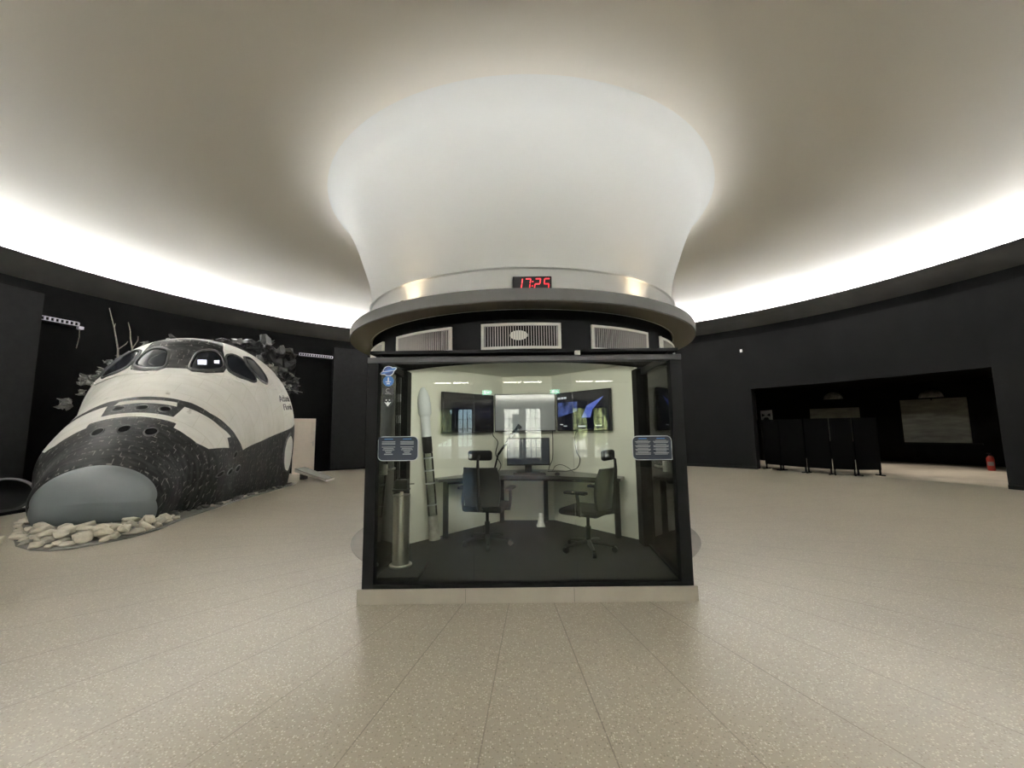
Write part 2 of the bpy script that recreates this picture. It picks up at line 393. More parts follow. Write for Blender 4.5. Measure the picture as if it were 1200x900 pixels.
arc_wall('baseboard_back', 'black_metal', -31, 46.4, 11.04, 11.07, 0, .09)
arc_wall('baseboard_right', 'black_metal', 74.8, 155, 11.04, 11.07, 0, .09)

# ------------------------------------------------------------------ foyer with glazed doors behind the camera
FY = -8.0
fl = MB().box(-5.0, 5.3, FY-.2, -3.6, -.2, -.001).build('floor_foyer', 'terrazzo'); struct(fl)
struct(MB().box(-5.0, 5.3, FY-.2, -3.9, 3.10, 3.25).build('ceiling_foyer', 'foyer'))
struct(MB().box(-5.0, -4.72, FY-.2, -3.9, 0, 3.10).build('wall_foyer_left', 'foyer'))
struct(MB().box(5.02, 5.3, FY-.2, -3.9, 0, 3.10).build('wall_foyer_right', 'foyer'))
doors = [(-2.80, -1.49), (-.33, 1.07), (2.24, 3.57)]
w = MB(); xs = [-4.72]+[v for d in doors for v in d]+[5.02]
for i in range(0, len(xs), 2): w.box(xs[i], xs[i+1], FY-.2, FY, 0, 3.10)
for a, b in doors: w.box(a, b, FY-.2, FY, 2.24, 3.10)
struct(w.build('wall_foyer_front', 'foyer'))
for i, (a, b) in enumerate(doors):
    d = thing('door_%d' % (i+1), None, None, ((a+b)/2, FY-.1, 0)); struct(d)
    mid = (a+b)/2
    for (x0, x1) in ((a, mid-.005), (mid+.005, b)):
        f = MB(); y0, y1 = FY-.13, FY-.07; st = .055 if x0 == a else .11
        lw, rw = (.02, .12) if x0 == a else (.12, .02)
        f.box(x0, x0+lw, y0, y1, .01, 2.235); f.box(x1-rw, x1, y0, y1, .01, 2.235)
        f.box(x0+lw, x1-rw, y0, y1, .01, .37); f.box(x0+lw, x1-rw, y0, y1, 2.18, 2.235)
        gx0, gx1 = x0+lw, x1-rw
        for k in (1, 2): xx = gx0+(gx1-gx0)*k/3; f.box(xx-.011, xx+.011, y0+.01, y1-.01, .37, 2.18)
        for k in range(1, 5): zz = .37+(2.18-.37)*k/5; f.box(gx0, gx1, y0+.01, y1-.01, zz-.011, zz+.011)
        fo = f.build('door_leaf', 'door_frame', d)
        MB().box(gx0, gx1, FY-.103, FY-.097, .37, 2.18).build('door_pane', 'door_glass', fo)
    MB().box(mid-.03, mid+.03, FY-.069, FY-.03, 1.0, 1.14, bev=.006).build('door_handle', 'chrome', d)
for i, (x, nm) in enumerate(((-.94, 'left'), (1.60, 'right'))):
    s = thing('exit_sign', 'green lit exit sign on the %s side above the glazed entrance doors' % nm, 'sign', (x, FY, 2.72), group='exit signs over the doors')
    MB().box(x-.17, x+.17, FY, FY+.05, 2.72, 2.88, bev=.006).build('sign_case', 'exit_green', s)
    g = MB(); g.box(x-.12, x-.03, FY+.05, FY+.054, 2.75, 2.85); g.prism([(x+.02, 2.76), (x+.12, 2.80), (x+.02, 2.84)], FY+.05, FY+.054, R=Matrix(((1, 0, 0, 0), (0, 0, 1, 0), (0, 1, 0, 0), (0, 0, 0, 1))))
    g.build('sign_symbol', 'exit_white', s)
for (a, b), nm in zip(doors, ('left', 'middle', 'right')):
    s = thing('linear_lamp', 'slim linear lamp on the foyer ceiling before the %s pair of glazed doors' % nm, 'light', ((a+b)/2, -7.2, 3.10), group='linear lamps before the doors')
    MB().box(a, b, -7.36, -7.04, 3.085, 3.0995).build('lamp_housing', 'foyer', s)
    for x0, x1 in ((a+.03, (a+b)/2-.05), ((a+b)/2+.05, b-.03)): MB().box(x0, x1, -7.34, -7.06, 3.08, 3.0849).build('lamp_diffuser', 'lamp_strip', s)
# outside
struct(MB().box(-14, 14, -30, FY-.2, -.25, -.05).build('ground_outside', 'pavement'))
def blob(name_mb, c, r, seed, sub=3, sq=(1, 1, 1), amp=.35, fr=1.4):
    bm = bmesh.new(); bmesh.ops.create_icosphere(bm, subdivisions=sub, radius=1)
    for v in bm.verts:
        k = 1+amp*noise.noise(v.co*fr+Vector((seed*7.3, seed*1.7, seed)))
        v.co = Vector((c[0]+v.co.x*r*sq[0]*k, c[1]+v.co.y*r*sq[1]*k, c[2]+v.co.z*r*sq[2]*k))
    name_mb.from_bm(bm)
for i, (x, y, r) in enumerate(((-4.6, -15.5, 2.0), (-8.2, -18.5, 1.9), (5.6, -16.5, 2.0))):
    t = thing('tree', ['leafy green tree outside the left pair of doors', 'smaller green tree outside behind the left doors', 'leafy green tree outside the right pair of doors'][i], 'tree', (x, y, -.05))
    c = MB()
    for k in range(7): blob(c, (x+random.uniform(-1, 1)*r*.7, y+random.uniform(-1, 1)*r*.6, 2.2+random.uniform(-.6, 1.6)), r*.6, i*9+k, 3, amp=.9, fr=3)
    c.build('crown', 'foliage', t); MB().tube([(x, y, -.05), (x+.05, y, 1), (x, y, 2.4)], [.16, .12, .09]).build('trunk', 'trunk', t)
h = thing('house', 'pale house with a red roof across the street outside the doors', 'house', (2.2, -24, -.05))
MB().box(-1.2, 6.5, -26.5, -22.5, -.05, 3.4).build('wall', 'house', h)
MB().add([(-1.5, -22.2, 3.4), (6.8, -22.2, 3.4), (6.8, -26.8, 3.4), (-1.5, -26.8, 3.4), (-1.5, -24.5, 5), (6.8, -24.5, 5)], [(0, 1, 5, 4), (2, 3, 4, 5), (1, 2, 5), (3, 0, 4), (0, 3, 2, 1)]).build('roof', 'roof_tile', h)
for x in (0, 2.2, 4.6): MB().box(x, x+.9, -22.51, -22.46, 1.2, 2.5).build('window', 'pane_dark', h)

# ------------------------------------------------------------------ column, rim and drum
col = thing('column', 'white flared round column rising through the grey rim into the vault', 'column', (CX, CY, 0))
cp = [(2.19, 2.62), (2.19, 2.75), (2.19, 3.0), (2.20, 3.04), (2.225, 3.05), (2.225, 3.07), (2.192, 3.085), (2.195, 3.22), (2.235, 3.47), (2.33, 3.76), (2.45, 4.09), (2.61, 4.42), (2.70, 4.545), (2.80, 4.645)]
cp2 = cp[:7]+smooth_profile(cp[6:]+[(2.90, 4.71)], 4)[:-1]
cp2 = [p for p in cp2 if p[1] <= 4.6451]
MB().lathe(cp2, 160, CX, CY).build('shaft', 'column', col, smooth=True, angle=28)
MB().lathe([(2.10, 2.63), (2.462, 2.63), (2.462, 2.748), (2.15, 2.748)], 160, CX, CY, closed=True).build('rim', 'rim', col, smooth=True, angle=35)
MB().lathe([(2.16, 2.624), (2.45, 2.624), (2.45, 2.6298), (2.16, 2.6298)], 160, CX, CY, closed=True).build('rim_soffit_bounce', 'soffit_bounce', col, smooth=True, angle=35)  # added slab: floor bounce on the rim underside put into its colour
MB().lathe([(2.06, 2.10), (2.17, 2.10), (2.17, 2.66), (2.06, 2.66)], 160, CX, CY, closed=True).build('drum_band', 'band', col, smooth=True, angle=35)
MB().lathe([(2.165, 0), (2.165, 2.10), (2.06, 2.10), (2.06, 0)], 140, CX, CY, a0=rad(-137.5), a1=rad(138.5), closed=True).build('drum_wall', 'drum', col, smooth=True, angle=35)
MB().lathe([(2.166, 0), (2.185, 0), (2.185, .10), (2.166, .10)], 140, CX, CY, a0=rad(-137.5), a1=rad(138.5), closed=True).build('drum_baseboard', 'black_metal', col, smooth=True, angle=35)
# warm uplights standing on the rim
for t, nm in ((180+34, 'left'), (180-34, 'right')):
    u = thing('uplight', 'small warm uplight on the grey rim at the %s of the column' % nm, 'light', pt(t, 2.32, 2.75), group='uplights on the rim')
    x, y, z = pt(t, 2.32, 2.75)
    MB().lathe([(0.001, 2.748), (.04, 2.748), (.045, 2.80), (.035, 2.80), (.03, 2.77), (0.001, 2.77)], 16, x, y).build('lamp_housing', 'black_metal', u, smooth=True, angle=40)
    l = bpy.data.lights.new('uplight_bulb', 'SPOT'); l.energy = 5; l.color = (1, .76, .48); l.spot_size = rad(140); l.spot_blend = 1.0; l.shadow_soft_size = .08
    lo = bpy.data.objects.new('uplight_bulb', l); COL.objects.link(lo); lo.parent = u; lo.location = (0, 0, .06)
    d_in = Vector((CX-x, CY-y, 0)).normalized(); lo.rotation_euler = (Vector((0, 0, -1))).rotation_difference(d_in*.45+Vector((0, 0, 1))).to_euler()

# air grilles on the drum band
def cyl_box(mb, t0, t1, z0, z1, r0, r1, n=6, mi=0):
    mb.lathe([(r0, z0), (r1, z0), (r1, z1), (r0, z1)], n, CX, CY, a0=rad(t0), a1=rad(t1), closed=True, mi=mi)
vent_names = {-61: 'air grille at the far left end of the black drum band', -31.2: 'air grille left of the middle one on the black drum band', -1.4: 'middle air grille of the drum band with a pale disc behind it', 28.6: 'air grille right of the middle one on the black drum band', 58.5: 'air grille at the far right end of the black drum band'}
for c, lab in vent_names.items():
    T = 180-c; w = 10.6
    v = thing('air_vent', 'white framed '+lab, 'vent', pt(T, 2.18, 2.22), group='air grilles on the drum')
    f = MB(); fw = .75
    cyl_box(f, T-w, T+w, 2.22, 2.245, 2.168, 2.195, 12); cyl_box(f, T-w, T+w, 2.458, 2.483, 2.168, 2.195, 12)
    cyl_box(f, T-w, T-w+fw, 2.245, 2.458, 2.168, 2.195, 2); cyl_box(f, T+w-fw, T+w, 2.245, 2.458, 2.168, 2.195, 2)
    f.build('vent_frame', 'white_trim', v)
    b = MB(); cyl_box(b, T-w+fw, T+w-fw, 2.245, 2.458, 2.168, 2.1735, 12); b.build('vent_backing', 'dark_void', v)
    s = MB(); k = 29
    for i in range(k):
        a = T-w+fw+(2*w-2*fw)*(i+.5)/k; cyl_box(s, a-.085, a+.085, 2.245, 2.458, 2.174, 2.191, 1)
    s.build('louvre', 'slat', v)
    if c == -1.4:
        x, y, z = pt(T+.6, 2.176, 2.355); dm = MB(); n = 24
        for kk in range(1):
            vs = [pt(T+.6, 2.1765, 2.36)]+[pt(T+.6+2.4*math.cos(2*PI*i/n), 2.1765, 2.36+.05*math.sin(2*PI*i/n)) for i in range(n)]
            vs2 = [pt(T+.6, 2.1738, 2.36)]+[pt(T+.6+2.4*math.cos(2*PI*i/n), 2.1738, 2.36+.05*math.sin(2*PI*i/n)) for i in range(n)]
            dm.add(vs+vs2, [(0, 1+i, 1+(i+1) % n) for i in range(n)]+[(1+i, n+2+i, n+2+(i+1) % n, 1+(i+1) % n) for i in range(n)])
        dm.build('fan_disc', 'white_trim', v)
st = MB(); cyl_box(st, 180-48.0, 180-47.0, 2.22, 2.49, 2.168, 2.19, 2)
setp(st.build('conduit_strip', 'white_trim'), 'narrow white vertical strip on the drum band beside the far right grille', 'strip')

# digital clock standing on the rim
clk = thing('digital_clock', 'black digital wall clock with red numerals above the grey rim', 'clock', (.214, 3.93, 2.75))
MB().box(.02, .408, 3.90, 3.985, 2.749, 2.937, bev=.008).build('clock_case', 'clock_case', clk)
SEG = {'1': 'bc', '7': 'abc', '2': 'abged', '5': 'afgcd'}
def digit(mb, ch, x, z, w, h, y, t=.0095, sl=.14):
    q = .005
    rects = dict(a=(x+q, x+w-q, z+h-t, z+h), d=(x+q, x+w-q, z, z+t), g=(x+q, x+w-q, z+h/2-t/2, z+h/2+t/2), f=(x, x+t, z+h/2+q, z+h-q), e=(x, x+t, z+q, z+h/2-q), b=(x+w-t, x+w, z+h/2+q, z+h-q), c=(x+w-t, x+w, z+q, z+h/2-q))
    for s in SEG[ch]:
        x0, x1, z0, z1 = rects[s]; sk = lambda zz: (zz-z)*sl
        mb.add([(x0+sk(z0), y, z0), (x1+sk(z0), y, z0), (x1+sk(z1), y, z1), (x0+sk(z1), y, z1), (x0+sk(z0), y-.004, z0), (x1+sk(z0), y-.004, z0), (x1+sk(z1), y-.004, z1), (x0+sk(z1), y-.004, z1)],
               [(4, 5, 6, 7), (0, 1, 5, 4), (1, 2, 6, 5), (2, 3, 7, 6), (3, 0, 4, 7)])
for ch, x in (('1', .048), ('7', .130), ('2', .228), ('5', .318)):
    dg = MB(); digit(dg, ch, x, 2.798, .058, .115, 3.90); dg.build('digit', 'led_red', clk)
for cx_, cz_ in ((.2075, 2.83), (.2135, 2.875)): MB().box(cx_, cx_+.011, 3.896, 3.90, cz_, cz_+.011).build('colon_dot', 'led_red', clk)

# ------------------------------------------------------------------ glass booth
BX0, BX1, BY = -1.265, 1.487, 3.54
booth = thing('glass_booth', 'black framed glass booth with white inner walls at the foot of the column', 'booth', ((BX0+BX1)/2, BY, 0))
p = MB()
p.prism([(-1.30, 3.515), (1.515, 3.515), (1.53, 4.58), (.9, 5.9), (-.6, 5.9), (-1.31, 4.52)], 0, .118); p.build('plinth', 'stone', booth)
for jx in (-.405, .492): MB().box(jx, jx+.004, 3.513, 3.516, .004, .116).build('plinth_joint', 'ring', booth)
LW = [(-1.265, 4.55), (-1.23, 4.80), (-.145, 6.0), (.586, 5.97), (1.48, 4.87), (1.50, 4.6)]
p = MB(); p.prism([(-1.22, 3.56), (1.44, 3.56), (1.50, 4.6), (1.48, 4.87), (.586, 5.97), (-.145, 6.0), (-1.23, 4.8), (-1.265, 4.55)], .1185, .128); p.build('carpet', 'carpet', booth)
for x0, x1 in ((BX0, BX0+.098), (BX1-.100, BX1)):
    MB().box(x0, x1, BY-.02, BY+.06, .119, 2.05, bev=.004).build('corner_post', 'black_metal', booth)
MB().box(BX0+.098, BX1-.10, BY-.018, BY+.055, .119, .155).build('bottom_rail', 'black_metal', booth)
MB().box(BX0, BX1, BY-.03, BY+.06, 2.012, 2.062, bev=.004).build('header_beam', 'dark_metal', booth)
sf = MB(); arc = [(CX+2.06*math.sin(rad(a)), CY-2.06*math.cos(rad(a))) for a in np.linspace(-40, 39, 25)]
sf.prism([(BX0, BY+.03), (BX1, BY+.03)]+arc[::-1], 2.10, 2.13); sf.build('soffit', 'panel', booth)
cb = MB(); cb.prism([(-1.40, 4.7), (-1.25, 4.52)]+[(CX+2.05*math.sin(rad(a)), CY-2.05*math.cos(rad(a))) for a in np.linspace(-38, 38, 25)]+[(1.55, 4.52), (1.55, 4.95), (.6, 6.05), (-.16, 6.08)], 2.20, 2.24); cb.build('ceiling_panel', 'booth_white', booth)
# inner walls as slabs with thickness
def slab(name, a, b, z0, z1, th, m, parent, side=1):
    a = Vector((*a, 0)); b = Vector((*b, 0)); d = (b-a).normalized(); nrm = Vector((-d.y, d.x, 0))*side*th
    q = MB(); q.prism([(a.x, a.y), (b.x, b.y), ((b+nrm).x, (b+nrm).y), ((a+nrm).x, (a+nrm).y)], z0, z1); return q.build(name, m, parent)
slab('inner_wall', (-1.23, 4.80), (-.145, 6.0), .12, 2.21, .06, 'booth_white', booth, 1)
slab('inner_wall', (-.160, 6.0), (.60, 5.97), .12, 2.21, .06, 'booth_white', booth, 1)
slab('inner_wall', (.586, 5.97), (1.48, 4.87), .12, 2.21, .06, 'booth_white', booth, 1)
# front panes, side panes with black door frames
for x0, x1 in ((BX0+.098, -.339), (-.335, .526), (.530, BX1-.10)):
    MB().box(x0, x1, BY+.012, BY+.022, .15, 2.03).build('glass_pane', 'glass', booth)
for sx, (xa, ya), (xb, yb) in ((-1, (-1.20, 3.60), (-1.265, 4.66)), (1, (1.43, 3.60), (1.50, 4.62))):
    slab('side_pane', (xa, ya), (xb, yb), .13, 2.08, .01, 'side_glass', booth, 1)
    d = MB()
    x0 = xb-.0; cx = -1.30 if sx < 0 else 1.50
    d.box(*((-1.35, -1.195) if sx < 0 else (1.425, 1.59)), 4.62, 4.79, .119, 2.10); df = d.build('door_jamb', 'black_metal', booth)
    r = MB(); r.box(xa-.02, xa+.02, 3.60, 3.64, .12, 2.08)
    th = MB(); a0 = Vector((xa, ya, 0)); b0 = Vector((xb, yb, 0)); dd = (b0-a0).normalized(); nn = Vector((-dd.y, dd.x, 0))*.02
    for z0, z1 in ((.12, .15), (2.03, 2.10)):
        th = MB(); th.prism([tuple((a0-nn)[:2]), tuple((b0-nn)[:2]), tuple((b0+nn)[:2]), tuple((a0+nn)[:2])], z0, z1); th.build('side_rail', 'black_metal', booth)
    for z in ((1.79, 1.55) if sx < 0 else (1.80, 1.53, .30)):
        MB().box(xb+sx*.012-.009, xb+sx*.012+.009, 4.60, 4.621, z-.045, z+.045, bev=.003).build('hinge', 'hinge', df)
    hb = MB(); k = .35; px, py = xa+(xb-xa)*k, ya+(yb-ya)*k
    hb.tube([(px, py, 1.05), (px-sx*.05, py, 1.05), (px-sx*.05, py+.12, 1.05)], .01); hb.box(px-.012, px+.012, py-.02, py+.02, 1.0, 1.10, bev=.003)
    hb.build('door_handle', 'chrome', booth)
# small white sensor on top of the header beam
setp(MB().box(.555, .60, BY-.045, BY+.0, 2.063, 2.10, bev=.004).build('motion_sensor', 'white_trim'), 'tiny white sensor block sitting on the black header beam of the booth', 'sensor')

# plaques on the front glass
def rrect(x0, x1, z0, z1, r, corners='1111', n=5):
    pts = []
    for (cx, cz, a, on) in ((x1-r, z0+r, -90, corners[0]), (x1-r, z1-r, 0, corners[1]), (x0+r, z1-r, 90, corners[2]), (x0+r, z0+r, 180, corners[3])):
        if on == '1':
            for i in range(n+1): t = rad(a+90*i/n); pts.append((cx+r*math.cos(t), cz+r*math.sin(t)))
        else: pts.append((cx+r*(1 if a in (-90, 0) else -1), cz+r*(1 if a in (0, 90) else -1)))
    return pts
XZ = Matrix(((1, 0, 0, 0), (0, 0, 1, 0), (0, 1, 0, 0), (0, 0, 0, 1)))     # (x, z, depth) -> world
FYG = BY+.0115
def flat(mb, poly, y0, y1, mi=0): mb.prism(poly, y0, y1, mi, R=XZ); return mb
def text_block(mb, cx, rows, y0, y1):
    for (w, z, hh) in rows: flat(mb, [(cx-w/2, z-hh/2), (cx+w/2, z-hh/2), (cx+w/2, z+hh/2), (cx-w/2, z+hh/2)], y0, y1)
def ellipse(cx, cz, rx, rz, n=24, rot=0.0):
    return [(cx+rx*math.cos(a)*math.cos(rot)-rz*math.sin(a)*math.sin(rot), cz+rx*math.cos(a)*math.sin(rot)+rz*math.sin(a)*math.cos(rot)) for a in [2*PI*i/n for i in range(n)]]
for side, (x0, x1, z0, z1) in (('left', (-1.163, -.823, 1.167, 1.366)), ('right', (1.040, 1.372, 1.150, 1.346))):
    pl = thing('glass_plaque', 'dark rounded text plaque stuck on the %s end of the booth glass' % side, 'sign', ((x0+x1)/2, FYG, z0), group='text plaques on the booth glass')
    a = MB(); flat(a, rrect(x0-.006, x1+.006, z0-.006, z1+.006, .045, '1111' if side == 'left' else '0111'), FYG-.002, FYG); a.build('plaque_border', 'print_white', pl)
    a = MB(); flat(a, rrect(x0, x1, z0, z1, .04, '1101' if side == 'left' else '0111'), FYG-.004, FYG-.002); a.build('plaque_panel', 'print_navy', pl)
    t = MB(); W = x1-x0; H = z1-z0; ca, cb_ = x0+W*.26, x0+W*.73
    rnd = random.Random(3 if side == 'left' else 5)
    for c in (ca, cb_):
        rows = []
        if side == 'left':
            rows += [(W*.34, z1-H*f, H*.030) for f in (.20, .255, .31)]+[(W*.34, z1-H*.43, H*.03), (W*.26, z1-H*.49, H*.03), (W*.30, z1-H*.55, H*.03), (W*.18, z1-H*.61, H*.03), (W*.14, z1-H*.67, H*.03), (W*.22, z1-H*.74, H*.045)]
        else:
            for q in (.22, .40, .56, .72): rows += [(W*.40, z1-H*q, H*.03), (W*.40*rnd.uniform(.7, 1), z1-H*(q+.055), H*.03), (W*.28, z1-H*(q-.045), H*.022)]
        text_block(t, c, rows, FYG-.005, FYG-.004)
    t.build('plaque_text', 'print_grey', pl)
    for c in (ca, cb_):
        t = MB(); text_block(t, c, [(W*.22, z1-H*.09, H*.03)], FYG-.005, FYG-.004); t.build('plaque_heading', 'print_blue', pl)
# four small stickers, upper left of the glass
X0 = -1.090
s = thing('planet_sticker', 'blue planet sticker with a white ring at the top of the sticker column', 'sticker', (X0, FYG, 1.89), group='stickers on the booth glass')
a = MB(); flat(a, ellipse(X0, 1.945, .050, .046), FYG-.002, FYG); flat(a, ellipse(X0, 1.945, .078, .022, rot=.35), FYG-.0025, FYG); a.build('outline', 'print_white', s)
a = MB(); flat(a, ellipse(X0, 1.945, .043, .039), FYG-.0045, FYG-.003); a.build('planet', 'print_deep', s)
a = MB(); flat(a, ellipse(X0, 1.945, .069, .012, rot=.35), FYG-.006, FYG-.005); a.build('planet_ring', 'print_blue', s)
a = MB(); flat(a, [(X0-.044, 1.936), (X0+.04, 1.946), (X0+.04, 1.951), (X0-.044, 1.941)], FYG-.008, FYG-.0065); a.build('ring_line', 'print_white', s)
s = thing('round_sticker', 'round light blue emblem sticker below the planet sticker', 'sticker', (X0, FYG, 1.81), group='stickers on the booth glass')
a = MB(); flat(a, ellipse(X0, 1.857, .047, .047, 32), FYG-.002, FYG); a.build('disc', 'print_blue', s)
a = MB(); flat(a, [(X0-.024, 1.846), (X0+.024, 1.846), (X0+.024, 1.853), (X0-.024, 1.853)], FYG-.004, FYG-.0025); flat(a, [(X0-.006, 1.853), (X0+.006, 1.853), (X0+.006, 1.887), (X0-.006, 1.887)], FYG-.004, FYG-.0025); flat(a, [(X0-.017, 1.828), (X0+.017, 1.828), (X0+.01, 1.84), (X0-.01, 1.84)], FYG-.004, FYG-.0025); a.build('emblem', 'print_white', s)
s = thing('square_sticker', 'black square sticker with a pale letter C', 'sticker', (X0, FYG, 1.73), group='stickers on the booth glass')
a = MB(); flat(a, rrect(X0-.046, X0+.046, 1.735, 1.800, .004), FYG-.002, FYG); a.build('backing', 'print_black', s)
a = MB(); n = 12
for i in range(n):
    t0, t1 = rad(50+260*i/n), rad(50+260*(i+1)/n)
    flat(a, [(X0+.020*math.cos(t0), 1.772+.019*math.sin(t0)), (X0+.020*math.cos(t1), 1.772+.019*math.sin(t1)), (X0+.015*math.cos(t1), 1.772+.014*math.sin(t1)), (X0+.015*math.cos(t0), 1.772+.014*math.sin(t0))], FYG-.004, FYG-.0025)
text_block(a, X0, [(.05, 1.745, .005)], FYG-.004, FYG-.0025); a.build('letter', 'print_grey', s)
s = thing('shield_sticker', 'white and black shield sticker, lowest of the sticker column', 'sticker', (X0, FYG, 1.62), group='stickers on the booth glass')
sh = [(X0-.042, 1.705), (X0+.042, 1.705), (X0+.044, 1.675), (X0+.028, 1.645), (X0, 1.622), (X0-.028, 1.645), (X0-.044, 1.675)]
a = MB(); flat(a, sh[::-1], FYG-.002, FYG); a.build('shield', 'print_black', s)
a = MB()
flat(a, [(X0-.030, 1.672), (X0, 1.632), (X0+.030, 1.672), (X0+.012, 1.664), (X0, 1.676), (X0-.012, 1.664)], FYG-.004, FYG-.0025)
flat(a, ellipse(X0-.014, 1.688, .006, .006, 10), FYG-.004, FYG-.0025); flat(a, ellipse(X0+.014, 1.688, .006, .006, 10), FYG-.004, FYG-.0025); a.build('pattern', 'print_white', s)

# ------------------------------------------------------------------ inside the booth
CF = .128
desk = thing('desk', 'long black angled worktop on black legs along the white booth walls', 'desk', (.2, 5.5, CF))
poly = [(-.88, 4.90), (-.12, 5.24), (.45, 5.16), (1.24, 4.78), (1.345, 5.0), (.575, 5.945), (-.135, 5.965), (-.955, 5.06)]
MB().prism(poly, .805, .84).build('worktop', 'desk', desk)
fr = MB(); fr.tube([(-.80, 5.02), (-.1, 5.32)][0:1] and [(-.80, 5.02, .785), (-.10, 5.34, .785), (.45, 5.26, .785), (1.20, 4.92, .785)], .02, 4); fr.build('under_frame', 'black_metal', desk)
for x, y in ((.46, 5.88), (-.16, 5.86), (1.24, 4.98), (-.82, 5.05), (.45, 5.27)):
    if (x, y) == (.45, 5.27): continue
    MB().box(x-.03, x+.03, y-.03, y+.03, CF, .806, bev=.004).build('leg', 'black_metal', desk)

def tv(name, label, a, b, z0, z1, screen_m, off=.05, th=.045, group=None):
    """flat screen whose front spans a..b (plan points, left to right as seen)"""
    a = Vector((*a, 0)); b = Vector((*b, 0)); d = (b-a).normalized(); out = Vector((d.y, -d.x, 0)); W = (b-a).length
    t = thing(name, label, 'screen', (*((a+b)/2)[:2], z0))
    Rm = Matrix(((d.x, -out.x, 0, a.x), (d.y, -out.y, 0, a.y), (0, 0, 1, 0), (0, 0, 0, 1)))      # local x along, y into wall
    MB().box(0, W, 0, th, z0, z1, bev=.006, R=Rm).build('casing', 'plastic_black', t)
    MB().box(.012, W-.012, -.002, .001, z0+.02, z1-.012, R=Rm).build('panel', screen_m, t)
    MB().box(W/2-.12, W/2+.12, th, th+off, (z0+z1)/2-.1, (z0+z1)/2+.1, R=Rm).build('wall_bracket', 'black_metal', t)
    return t, Rm, W
tv('wall_television', 'switched off black television on the left wall of the booth', (-.868, 5.08), (-.262, 5.755), 1.378, 1.905, 'screen_off', off=.03)
tv('wall_television', 'grey glowing television on the back wall of the booth, middle of three', (-.255, 5.86), (.622, 5.845), 1.385, 1.93, 'screen_grey', off=.06)
t, Rm, W = tv('wall_television', 'television with a blue picture on the right wall of the booth', (.633, 5.785), (1.218, 5.066), 1.388, 1.925, 'screen_dark', off=.025)
def on_tv(poly, y0=-.0045, y1=-.002):
    q = MB(); n = len(poly)
    vs = [Rm @ Vector((x*W, y0, 1.388+z*.537)) for x, z in poly]+[Rm @ Vector((x*W, y1, 1.388+z*.537)) for x, z in poly]
    q.add([tuple(v) for v in vs], [tuple(range(n))]+[(i, (i+1) % n, n+(i+1) % n, n+i) for i in range(n)]); return q
on_tv([(.03, .36), (.42, .50), (.42, .74), (.03, .74)]).build('earth_picture', 'photo_blue', t)
on_tv([(.50, .33), (.66, .33), (.70, .52), (.90, .82), (.78, .74), (.60, .62)]).build('wing_picture', 'wing_blue', t)
q = MB()
for (x, z, w, h) in ((.03, .83, .055, .05), (.10, .83, .05, .05), (.16, .83, .05, .05), (.07, .16, .06, .02), (.14, .12, .07, .02), (.43, .10, .14, .035), (.75, .12, .1, .02)):
    on_tv([(x, z), (x+w, z), (x+w, z+h), (x, z+h)]).build('caption', 'text_white', t)

mon = thing('computer_monitor', 'dark computer monitor on the desk in front of the grey television', 'monitor', (.205, 5.5, .84))
MB().box(-.079, .489, 5.42, 5.455, .945, 1.305, bev=.006).build('casing', 'plastic_black', mon)
MB().box(-.066, .476, 5.417, 5.421, .965, 1.293).build('panel', 'monitor', mon)
q = MB(); q.box(.16, .25, 5.455, 5.50, .85, 1.1, bev=.006); q.build('stand', 'plastic_black', mon)
MB().box(.05, .36, 5.40, 5.60, .8405, .855, bev=.005).build('stand_base', 'plastic_black', mon)
kb = thing('keyboard', 'black computer keyboard lying in front of the monitor', 'keyboard', (.20, 5.28, .8405))
MB().box(.0, .42, 5.22, 5.36, .8405, .856, bev=.004).build('keyboard_case', 'plastic_black', kb)
q = MB()
for r in range(5):
    for c in range(15): q.box(.008+c*.027, .031+c*.027, 5.23+r*.024, 5.25+r*.024, .856, .861)
q.build('keys', 'fabric_black', kb)
ms = thing('computer_mouse', 'black computer mouse right of the keyboard', 'mouse', (.56, 5.22, .8405))
q = MB(); q.lathe([(.001, .838), (.032, .8405), (.035, .852), (.027, .867), (.012, .874), (.001, .875)], 16, .56, 5.22); q.build('mouse_body', 'plastic_black', ms, smooth=True)

# microphone arm clamped to the desk
arm = thing('microphone_arm', 'thin black boom microphone arm reaching up from the left of the monitor', 'microphone', (-.25, 5.60, .84))
MB().box(-.28, -.22, 5.57, 5.63, .8405, .90, bev=.005).build('clamp', 'black_metal', arm)
MB().tube([(-.25, 5.60, .89), (-.20, 5.59, 1.08)], .012).build('lower_arm', 'black_metal', arm)
MB().tube([(-.20, 5.59, 1.08), (.06, 5.55, 1.44)], .016).build('upper_arm', 'black_metal', arm)
MB().tube([(.06, 5.55, 1.44), (.075, 5.54, 1.47), (.11, 5.53, 1.43)], [.02, .026, .026], 10).build('microphone', 'plastic_black', arm)
def cable(label, pts, r=.006):
    P = [Vector(p) for p in pts]; out = []
    for i in range(len(P)-1):
        a, b, c, d = P[max(i-1, 0)], P[i], P[i+1], P[min(i+2, len(P)-1)]
        for j in range(6):
            t = j/6; out.append(.5*((2*b)+(c-a)*t+(2*a-5*b+4*c-d)*t*t+(-a+3*b-3*c+d)*t**3))
    out.append(P[-1])
    setp(MB().tube(out, r, 6).build('cable', 'plastic_black', smooth=True), label, 'cable')
cable('black cable hanging from the dark left television down to the desk', [(-.29, 5.78, 1.40), (-.27, 5.77, 1.33), (-.21, 5.83, 1.24), (-.24, 5.80, 1.08), (-.17, 5.80, .93), (-.2, 5.78, .848)])
cable('black cable hanging straight from the grey television just right of the monitor', [(.575, 5.87, 1.40), (.575, 5.87, 1.2), (.565, 5.86, 1.0), (.52, 5.84, .90), (.50, 5.80, .848)])
